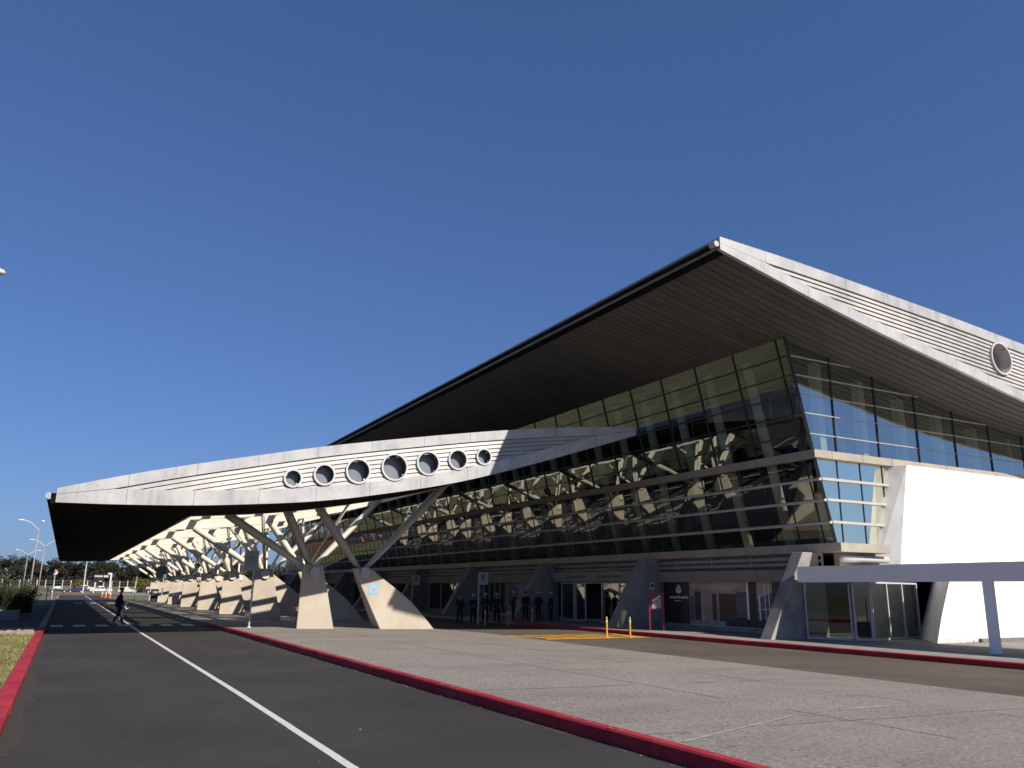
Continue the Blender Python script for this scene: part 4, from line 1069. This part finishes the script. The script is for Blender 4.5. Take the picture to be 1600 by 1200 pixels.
# ------------------------------------------------------------------ parked cars
def make_car(kind, paint, label, loc, rz=0):
    t = thing('parked_car', label, 'car', loc, rz, 'cars parked in front of the grassy bank')
    L_ = {'sedan':4.5,'suv':4.4,'pickup':5.3,'hatch':4.1}[kind]; W=.86; h=L_/2
    if kind=='sedan': body=[(-h,.35),(-h,.8),(-h+.15,.95),(-h+.9,1.0),(h-1.35,.95),(h-.3,.82),(h-.02,.65),(h,.35)]; cab=[(-h+.75,.98),(-h+1.35,1.42),(h-2.05,1.45),(h-1.15,.96)]
    if kind=='suv': body=[(-h,.4),(-h,1.0),(-h+.1,1.1),(h-1.2,1.08),(h-.2,.98),(h,.75),(h,.4)]; cab=[(-h+.06,1.08),(-h+.3,1.72),(h-1.9,1.74),(h-1.15,1.07)]
    if kind=='hatch': body=[(-h,.36),(-h,.85),(-h+.08,.98),(h-1.15,.95),(h-.2,.82),(h,.62),(h,.36)]; cab=[(-h+.1,.96),(-h+.55,1.44),(h-1.9,1.46),(h-1.0,.94)]
    if kind=='pickup': body=[(-h,.5),(-h,1.05),(-h+1.75,1.05),(-h+1.8,1.1),(h-1.4,1.1),(h-.25,1.02),(h,.8),(h,.5)]; cab=[(-h+1.85,1.08),(-h+2.05,1.74),(h-2.1,1.76),(h-1.3,1.09)]
    g = MB(); g.prism([(x,-W,z) for x,z in body],(0,2*W,0))
    n=len(cab); lo=[(x,-W+.02+(.16 if z>1.2 else 0),z) for x,z in cab]; hi=[(x,W-.02-(.16 if z>1.2 else 0),z) for x,z in cab]
    g.add(lo+hi,[tuple(range(n))[::-1],tuple(range(n,2*n))]+[(i,(i+1)%n,n+(i+1)%n,n+i) for i in range(n)])
    b = part('body', g, paint, t, world=False); bv=b.modifiers.new('bevel','BEVEL'); bv.width=.05; bv.segments=2
    g = MB()
    (x0,z0),(x1,z1),(x2,z2),(x3,z3)=cab; zt=z1-.08; zb=z0+.04
    for s in (-1,1):
        ya=s*(W-.012); yb=s*(W-.165)
        def pt(u,top): return (lerp(lerp(x0,x1,.92 if top else .12),lerp(x3,x2,.92 if top else .12),u), yb if top else ya, zt if top else zb)
        for u0,u1 in ((.04,.47),(.52,.96)): g.quad(pt(u0,0),pt(u1,0),pt(u1,1),pt(u0,1))
    for xa,za,xb,zb2 in ((x3,z3,x2,z2),(x0,z0,x1,z1)):
        sx = .02 if xa>0 else -.02
        g.quad((lerp(xa,xb,.12)+sx,-W+.12,lerp(za,zb2,.12)),(lerp(xa,xb,.12)+sx,W-.12,lerp(za,zb2,.12)),(lerp(xa,xb,.88)+sx,W-.24,lerp(za,zb2,.88)),(lerp(xa,xb,.88)+sx,-W+.24,lerp(za,zb2,.88)))
    part('windows', g, M['car_glass'], t, world=False)
    r=.36 if kind in('pickup','suv') else .31
    for x in (-h+.85,h-.85):
        for s in (-1,1):
            g = MB(); g.disc((x,s*(W-.16),r),r,(0,s,0),.2,18); w_=part('wheel', g, M['rubber'], t, world=False)
            g = MB(); g.disc((x,s*(W+.042),r),r*.62,(0,s,0),.012,14); part('rim', g, M['alu'], w_, world=False)
    for s in (-1,1):
        g = MB(); g.box(h-.03,h+.012,s*.62-.16,s*.62+.16,.62,.74); part('headlight', g, M['sign_white'], t, world=False)
        g = MB(); g.box(-h-.012,-h+.03,s*.66-.1,s*.66+.1,.72,.9); part('tail_light', g, M['red'], t, world=False)
def paint(n,c): return mat(n,c,.3,spec=.6,coat=.6)
pw=paint('car_white',(.75,.76,.78)); pc=paint('car_cream',(.72,.68,.58)); pk=paint('car_black',(.015,.015,.017)); pb=paint('car_blue',(.02,.035,.13)); pd=paint('car_dark',(.03,.032,.035))
make_car('sedan', pd, 'dark low car at the left end of the row of parked cars', (-1.2,241,0), R(8))
make_car('hatch', pb, 'dark blue car between the dark low car and the white pickup', (2.9,240,0), R(176))
make_car('pickup', pw, 'white pickup truck parked right of the blue car', (8.6,241,0), R(180))
make_car('sedan', pc, 'cream sedan parked behind the walking person', (14.9,243,0), R(2))
make_car('suv', pk, 'black suv parked right of the cream sedan', (21.6,246,0), R(4))
make_car('hatch', pw, 'white car half hidden behind the sword leaved plants', (-14.5,236,0), R(10))
make_car('hatch', pw, 'white car on the bank behind the blue car', (5.4,262,.5), R(5))

# ------------------------------------------------------------------ people
def skin_mesh(name, V, E, root, material, sub=1):
    names = list(V); me = bpy.data.meshes.new('tmp')
    me.from_pydata([V[n][0] for n in names], [(names.index(a),names.index(b)) for a,b in E], [])
    o = bpy.data.objects.new('tmp', me); COL.objects.link(o)
    md = o.modifiers.new('s','SKIN'); md.use_smooth_shade=True
    sv = me.skin_vertices[0].data
    for i,n in enumerate(names):
        r = V[n][1]; sv[i].radius = r if isinstance(r,tuple) else (r,r); sv[i].use_root = (n==root)
    ss = o.modifiers.new('u','SUBSURF'); ss.levels=sub; ss.render_levels=sub
    dg = bpy.context.evaluated_depsgraph_get(); ev = o.evaluated_get(dg)
    m2 = bpy.data.meshes.new_from_object(ev); m2.name = name
    bpy.data.objects.remove(o); bpy.data.meshes.remove(me)
    m2.materials.clear(); m2.materials.append(material)
    m2.polygons.foreach_set('use_smooth',[True]*len(m2.polygons))
    return m2
def pose_skeleton(arms, legs):
    V = {'pel':((0,0,.96),(.12,.09)),'sp':((0,0,1.12),(.13,.095)),'ch':((0,0,1.32),(.155,.105)),'nb':((0,.01,1.47),.062),'nk':((0,0,1.535),.05),
         'jw':((0,-.03,1.60),(.058,.066)),'hd':((0,-.018,1.665),(.074,.088)),'tp':((0,-.012,1.735),(.06,.072)),'no':((0,-.118,1.635),.011)}
    E = [('pel','sp'),('sp','ch'),('ch','nb'),('nb','nk'),('nk','jw'),('jw','hd'),('hd','tp'),('hd','no')]
    for s,n in ((-1,'l'),(1,'r')):
        V['ear'+n]=((s*.085,.0,1.655),.014); E.append(('hd','ear'+n))
        el,wr,hd = arms[n]
        V['sh'+n]=((s*.175,0,1.42),.062); V['el'+n]=(el,.044); V['wr'+n]=(wr,.03)
        E += [('ch','sh'+n),('sh'+n,'el'+n),('el'+n,'wr'+n)]
        d = (Vector(hd)-Vector(wr)).normalized(); side = d.cross(Vector((0,0,1)) if abs(d.z)<.8 else Vector((1,0,0) if abs(d.x)<.5 else (0,1,0))).normalized()
        pal = Vector(wr)+d*.075; V['pm'+n]=(tuple(pal),(.036,.02)); E.append(('wr'+n,'pm'+n))
        curl = Vector((0,-.012,-.012))
        for i,(off,ln) in enumerate(((-.03,.07),(-.01,.082),(.01,.077),(.028,.06))):
            a = pal+side*off+d*.02; b = a+d*ln*.5; c = b+d*ln*.45+curl
            V['f%d%s'%(i,n)]=(tuple(a+d*.01),.0095); V['g%d%s'%(i,n)]=(tuple(b),.0085); V['h%d%s'%(i,n)]=(tuple(c),.007)
            E += [('pm'+n,'f%d%s'%(i,n)),('f%d%s'%(i,n),'g%d%s'%(i,n)),('g%d%s'%(i,n),'h%d%s'%(i,n))]
        ta = Vector(wr)+d*.04-side*.035; V['t1'+n]=(tuple(ta),.012); V['t2'+n]=(tuple(ta+d*.045-side*.02),.009); E += [('wr'+n,'t1'+n),('t1'+n,'t2'+n)]
        kn,an,to = legs[n]
        V['hp'+n]=((s*.09,0,.90),(.092,.09)); V['kn'+n]=(kn,.06); V['cf'+n]=(tuple(Vector(kn).lerp(Vector(an),.35)+Vector((0,.012,0))),.055); V['an'+n]=(an,.038); V['to'+n]=(to,.032)
        E += [('pel','hp'+n),('hp'+n,'kn'+n),('kn'+n,'cf'+n),('cf'+n,'an'+n),('an'+n,'to'+n)]
    return V,E
def sub_skel(V,E,keep,grow):
    V2={k:(c,(tuple(x+grow for x in r) if isinstance(r,tuple) else r+grow)) for k,(c,r) in V.items() if k in keep}
    return V2,[e for e in E if e[0] in keep and e[1] in keep]
def make_person_meshes(arms, legs, top, bottom):
    V,E = pose_skeleton(arms, legs); out={}
    out['body']=skin_mesh('body',V,E,'pel',M['skin'])
    k={'pel','sp','ch','nb','shl','ell','wrl','shr','elr','wrr'}
    V2,E2=sub_skel(V,E,k,.02); V2['nb']=(V2['nb'][0],.075); V2['hm']=((0,0,.83),(.178,.138)); E2.append(('pel','hm')); V2['pel']=(V2['pel'][0],(.17,.13))
    out['jacket']=skin_mesh('jacket',V2,E2,'pel',top)
    k={'pel','sp','hpl','knl','cfl','anl','hpr','knr','cfr','anr'}
    V2,E2=sub_skel(V,E,k,.02)
    for s in 'lr': V2['an'+s]=(V2['an'+s][0],.062); V2['cf'+s]=(V2['cf'+s][0],.074)
    out['trousers']=skin_mesh('trousers',V2,E2,'pel',bottom)
    for s in 'lr':
        a=Vector(V['an'+s][0]); t=Vector(V['to'+s][0]); f=(t-a); f.z=0; f.normalize()
        V3={'a':(tuple(a-f*.04-Vector((0,0,.03))),.045),'m':(tuple(a.lerp(t,.5)-Vector((0,0,.005))),.046),'t':(tuple(t+f*.06),.034)}
        out['shoe'+s]=skin_mesh('shoe',V3,[('a','m'),('m','t')],'m',M['black'])
    return out
stand = {'l':((-.11,-.005,.5),(-.12,.03,.085),(-.14,-.1,.036)),'r':((.11,-.005,.5),(.12,.03,.085),(.14,-.1,.036))}
side_arm = lambda s,f=0: ((s*.245,.03,1.15),(s*.25,-.06-f,.92),(s*.25,-.09-f,.83))
folded = {'l':((-.235,-.05,1.15),(-.02,-.2,1.10),(.07,-.21,1.10)),'r':((.235,-.05,1.15),(.03,-.21,1.06),(-.06,-.22,1.06))}
behind = {'l':((-.25,.08,1.16),(-.1,.17,.95),(-.02,.18,.93)),'r':((.25,.08,1.16),(.1,.18,.96),(.02,.19,.94))}
phone = {'l':side_arm(-1),'r':((.24,-.1,1.18),(.13,-.3,1.36),(.11,-.33,1.45))}
relax = {'l':side_arm(-1),'r':side_arm(1,.04)}
walk_l = {'l':((-.1,-.2,.53),(-.1,-.1,.13),(-.11,-.24,.07)),'r':((.1,.05,.5),(.1,.26,.12),(.11,.14,.04))}
walk_l = {'l':((-.1,-.16,.53),(-.1,-.22,.09),(-.11,-.36,.05)),'r':((.1,.02,.5),(.1,.22,.12),(.11,.1,.035))}
walk_arms = {'l':((-.24,.12,1.17),(-.25,.1,.92),(-.25,.06,.84)),'r':((.245,-.02,1.15),(.25,-.17,.93),(.25,-.23,.86))}
UB = M['uniform_black']
PM = {'folded':make_person_meshes(folded,stand,UB,UB),'behind':make_person_meshes(behind,stand,UB,UB),'phone':make_person_meshes(phone,stand,UB,UB),'relax':make_person_meshes(relax,stand,UB,UB),
      'walk':make_person_meshes(walk_arms,walk_l,M['dark_blue'],M['navy_grey'])}
def capmesh(m):
    g = MB(); g.tube([(0,-.012,1.715),(0,-.012,1.755),(0,-.016,1.775),(0,-.016,1.80),(0,-.016,1.815)],[.094,.096,.125,.12,.06],18)
    return mkmesh('cap', g, m, smooth=False)
def vismesh():
    g = MB(); g.hexa([(-.07,-.09,1.712),(.07,-.09,1.712),(.05,-.155,1.70),(-.05,-.155,1.70)],[(-.07,-.09,1.722),(.07,-.09,1.722),(.05,-.155,1.71),(-.05,-.155,1.71)]); return mkmesh('visor', g, M['black'])
capW, capD, vis = capmesh(M['cap_white']), capmesh(M['dark_blue']), vismesh()
g = MB()
for s in (-1,1): g.disc((s*.03,-.106,1.668), .011, (0,1,0), .02, 8)
eyes = mkmesh('eyes', g, M['ink'])
g = MB(); g.box(-.024,.024,-.101,-.085,1.588,1.596); mouth = mkmesh('mouth', g, mat('lips',(.25,.1,.08),.6))
bm = bmesh.new(); bmesh.ops.create_uvsphere(bm,u_segments=14,v_segments=8,radius=1)
g = MB(); g.add([(v.co.x*.088, .008+v.co.y*.098+(.0 if v.co.y>0 else .015), 1.692+v.co.z*.083) for v in bm.verts if True],[tuple(v.index for v in f.verts) for f in bm.faces if f.calc_center_median().z>-.15 and not (f.calc_center_median().y<-.45 and f.calc_center_median().z<.55)]); bm.free()
hairm = mkmesh('hair', g, M['hair'], smooth=True)
def person(loc, rz, pose, cap, label, h=1.75, group=None):
    t = thing('person', label, 'person', loc, rz, group); s = h/1.8; t.scale=(s*1.06,s*1.06,s)
    P = PM[pose]; b = obj('body', P['body'], t); obj('eyes', eyes, b); obj('mouth', mouth, b)
    obj('hair', hairm, t)
    obj('jacket', P['jacket'], t); obj('trousers', P['trousers'], t); obj('shoe', P['shoel'], t); obj('shoe', P['shoer'], t)
    if cap: c = obj('cap', cap, t); obj('visor', vis, c)
    return t
GP = 'people in dark uniforms waiting by the entrance'
person((20.95,45.4,0), R(150), 'phone', None, 'bare headed person in dark uniform at the left end of the waiting row, arm raised', 1.72, GP)
person((21.75,45.2,0), R(-28), 'folded', capW, 'person in white cap with folded arms just left of the letter E post', 1.72, GP)
person((22.85,45.8,0), R(-35), 'folded', capW, 'person in white cap with folded arms just right of the letter E post', 1.78, GP)
person((23.7,45.9,0), R(-20), 'relax', capW, 'person in white cap with arms hanging, third white cap from the left', 1.78, GP)
person((24.75,45.7,.155), R(70), 'behind', capW, 'person in white cap seen side on before the blue poster', 1.74, GP)
person((25.5,45.5,.155), R(160), 'behind', capD, 'person in dark cap with back turned before the blue poster', 1.76, GP)
person((26.35,45.35,.155), R(-60), 'relax', capW, 'person in white cap standing second from the entrance door', 1.74, GP)
person((27.15,45.2,.155), R(-95), 'relax', capW, 'person in white cap nearest the entrance door, turned left', 1.72, GP)
w = person((2.72,48.6,0), R(75), 'walk', capD, 'person in navy uniform walking across the road on the white line, holding white gloves', 1.86)
g = MB()
for i in range(5):
    a = i*.5-1; g.tube([(.25,-.235,.855),(.25+.02*math.sin(a),-.27-.03*i/4,.80-.01*i),(.25+.05*math.sin(a),-.30-.045*i/2,.73+.022*i)],[.028,.02,.008],6)
o = obj('white_gloves', mkmesh('white_gloves', g, M['glove_white'], smooth=True))
o.matrix_world = Matrix.Translation((2.72,48.6,0)) @ Matrix.Rotation(R(75),4,'Z') @ Matrix.Scale(1.86/1.8,4)
tag(o, 'pair of white gloves held in the hand of the walking person', 'gloves')

# ------------------------------------------------------------------ light, sky, camera
KX, KY = .43, 1.32
el = math.atan2(1, math.hypot(KX,KY)); sd = Vector((KX,-KY,1)).normalized()
sun = bpy.data.lights.new('sun','SUN'); sun.energy = 5.0; sun.angle = R(.53); sun.color = (1,.925,.82)
so = bpy.data.objects.new('sun', sun); COL.objects.link(so)
so.rotation_euler = sd.to_track_quat('Z','Y').to_euler(); so.location = (20,-20,40)
world = bpy.data.worlds.new('World'); scene.world = world; world.use_nodes = True
nt = world.node_tree; bg = nt.nodes['Background']
sky = nt.nodes.new('ShaderNodeTexSky'); sky.sky_type='NISHITA'; sky.sun_disc=False
sky.sun_elevation = el; sky.sun_rotation = math.atan2(sd.x, sd.y)
sky.air_density = 1.0; sky.dust_density = .6; sky.ozone_density = 6.0; sky.altitude = 0
gam = nt.nodes.new('ShaderNodeGamma'); gam.inputs[1].default_value = .70      # softer gradient between zenith and horizon
tint = nt.nodes.new('ShaderNodeMix'); tint.data_type = 'RGBA'; tint.blend_type = 'MULTIPLY'; tint.inputs[0].default_value = 1
tint.inputs[7].default_value = (.655, .85, 1.30, 1)
nt.links.new(sky.outputs[0], gam.inputs[0]); nt.links.new(gam.outputs[0], tint.inputs[6]); nt.links.new(tint.outputs[2], bg.inputs['Color'])
bg.inputs['Strength'].default_value = .088

F, CX, CY, H = 1260., 800., 600., 2.0
vp = (100., 913.5); roll = .0117
y0h = vp[1]-CY + roll*(CX-vp[0])
upc = -Vector((-roll, 1, -y0h/F)).normalized()
Yc = Vector((vp[0]-CX, vp[1]-CY, F)).normalized()
Xc = Yc.cross(upc).normalized()
Rm = Matrix((Xc, Yc, upc))                # camera (right, down, forward) -> world
right = Rm @ Vector((1,0,0)); upw = Rm @ Vector((0,-1,0)); back = Rm @ Vector((0,0,-1))
cam = bpy.data.cameras.new('camera'); cam.sensor_width = 36; cam.sensor_fit='HORIZONTAL'; cam.lens = F/1600*36
cam.clip_start = .1; cam.clip_end = 6000
co = bpy.data.objects.new('camera', cam); COL.objects.link(co)
co.matrix_world = Matrix(((right.x,upw.x,back.x,0),(right.y,upw.y,back.y,0),(right.z,upw.z,back.z,H),(0,0,0,1)))
scene.camera = co
scene.render.engine = 'CYCLES'
scene.cycles.max_bounces = 8; scene.cycles.transparent_max_bounces = 12; scene.cycles.glossy_bounces = 4; scene.cycles.diffuse_bounces = 2
scene.cycles.use_denoising = True
scene.view_settings.view_transform = 'Standard'; scene.view_settings.look = 'None'
scene.view_settings.exposure = .45; scene.view_settings.gamma = 1
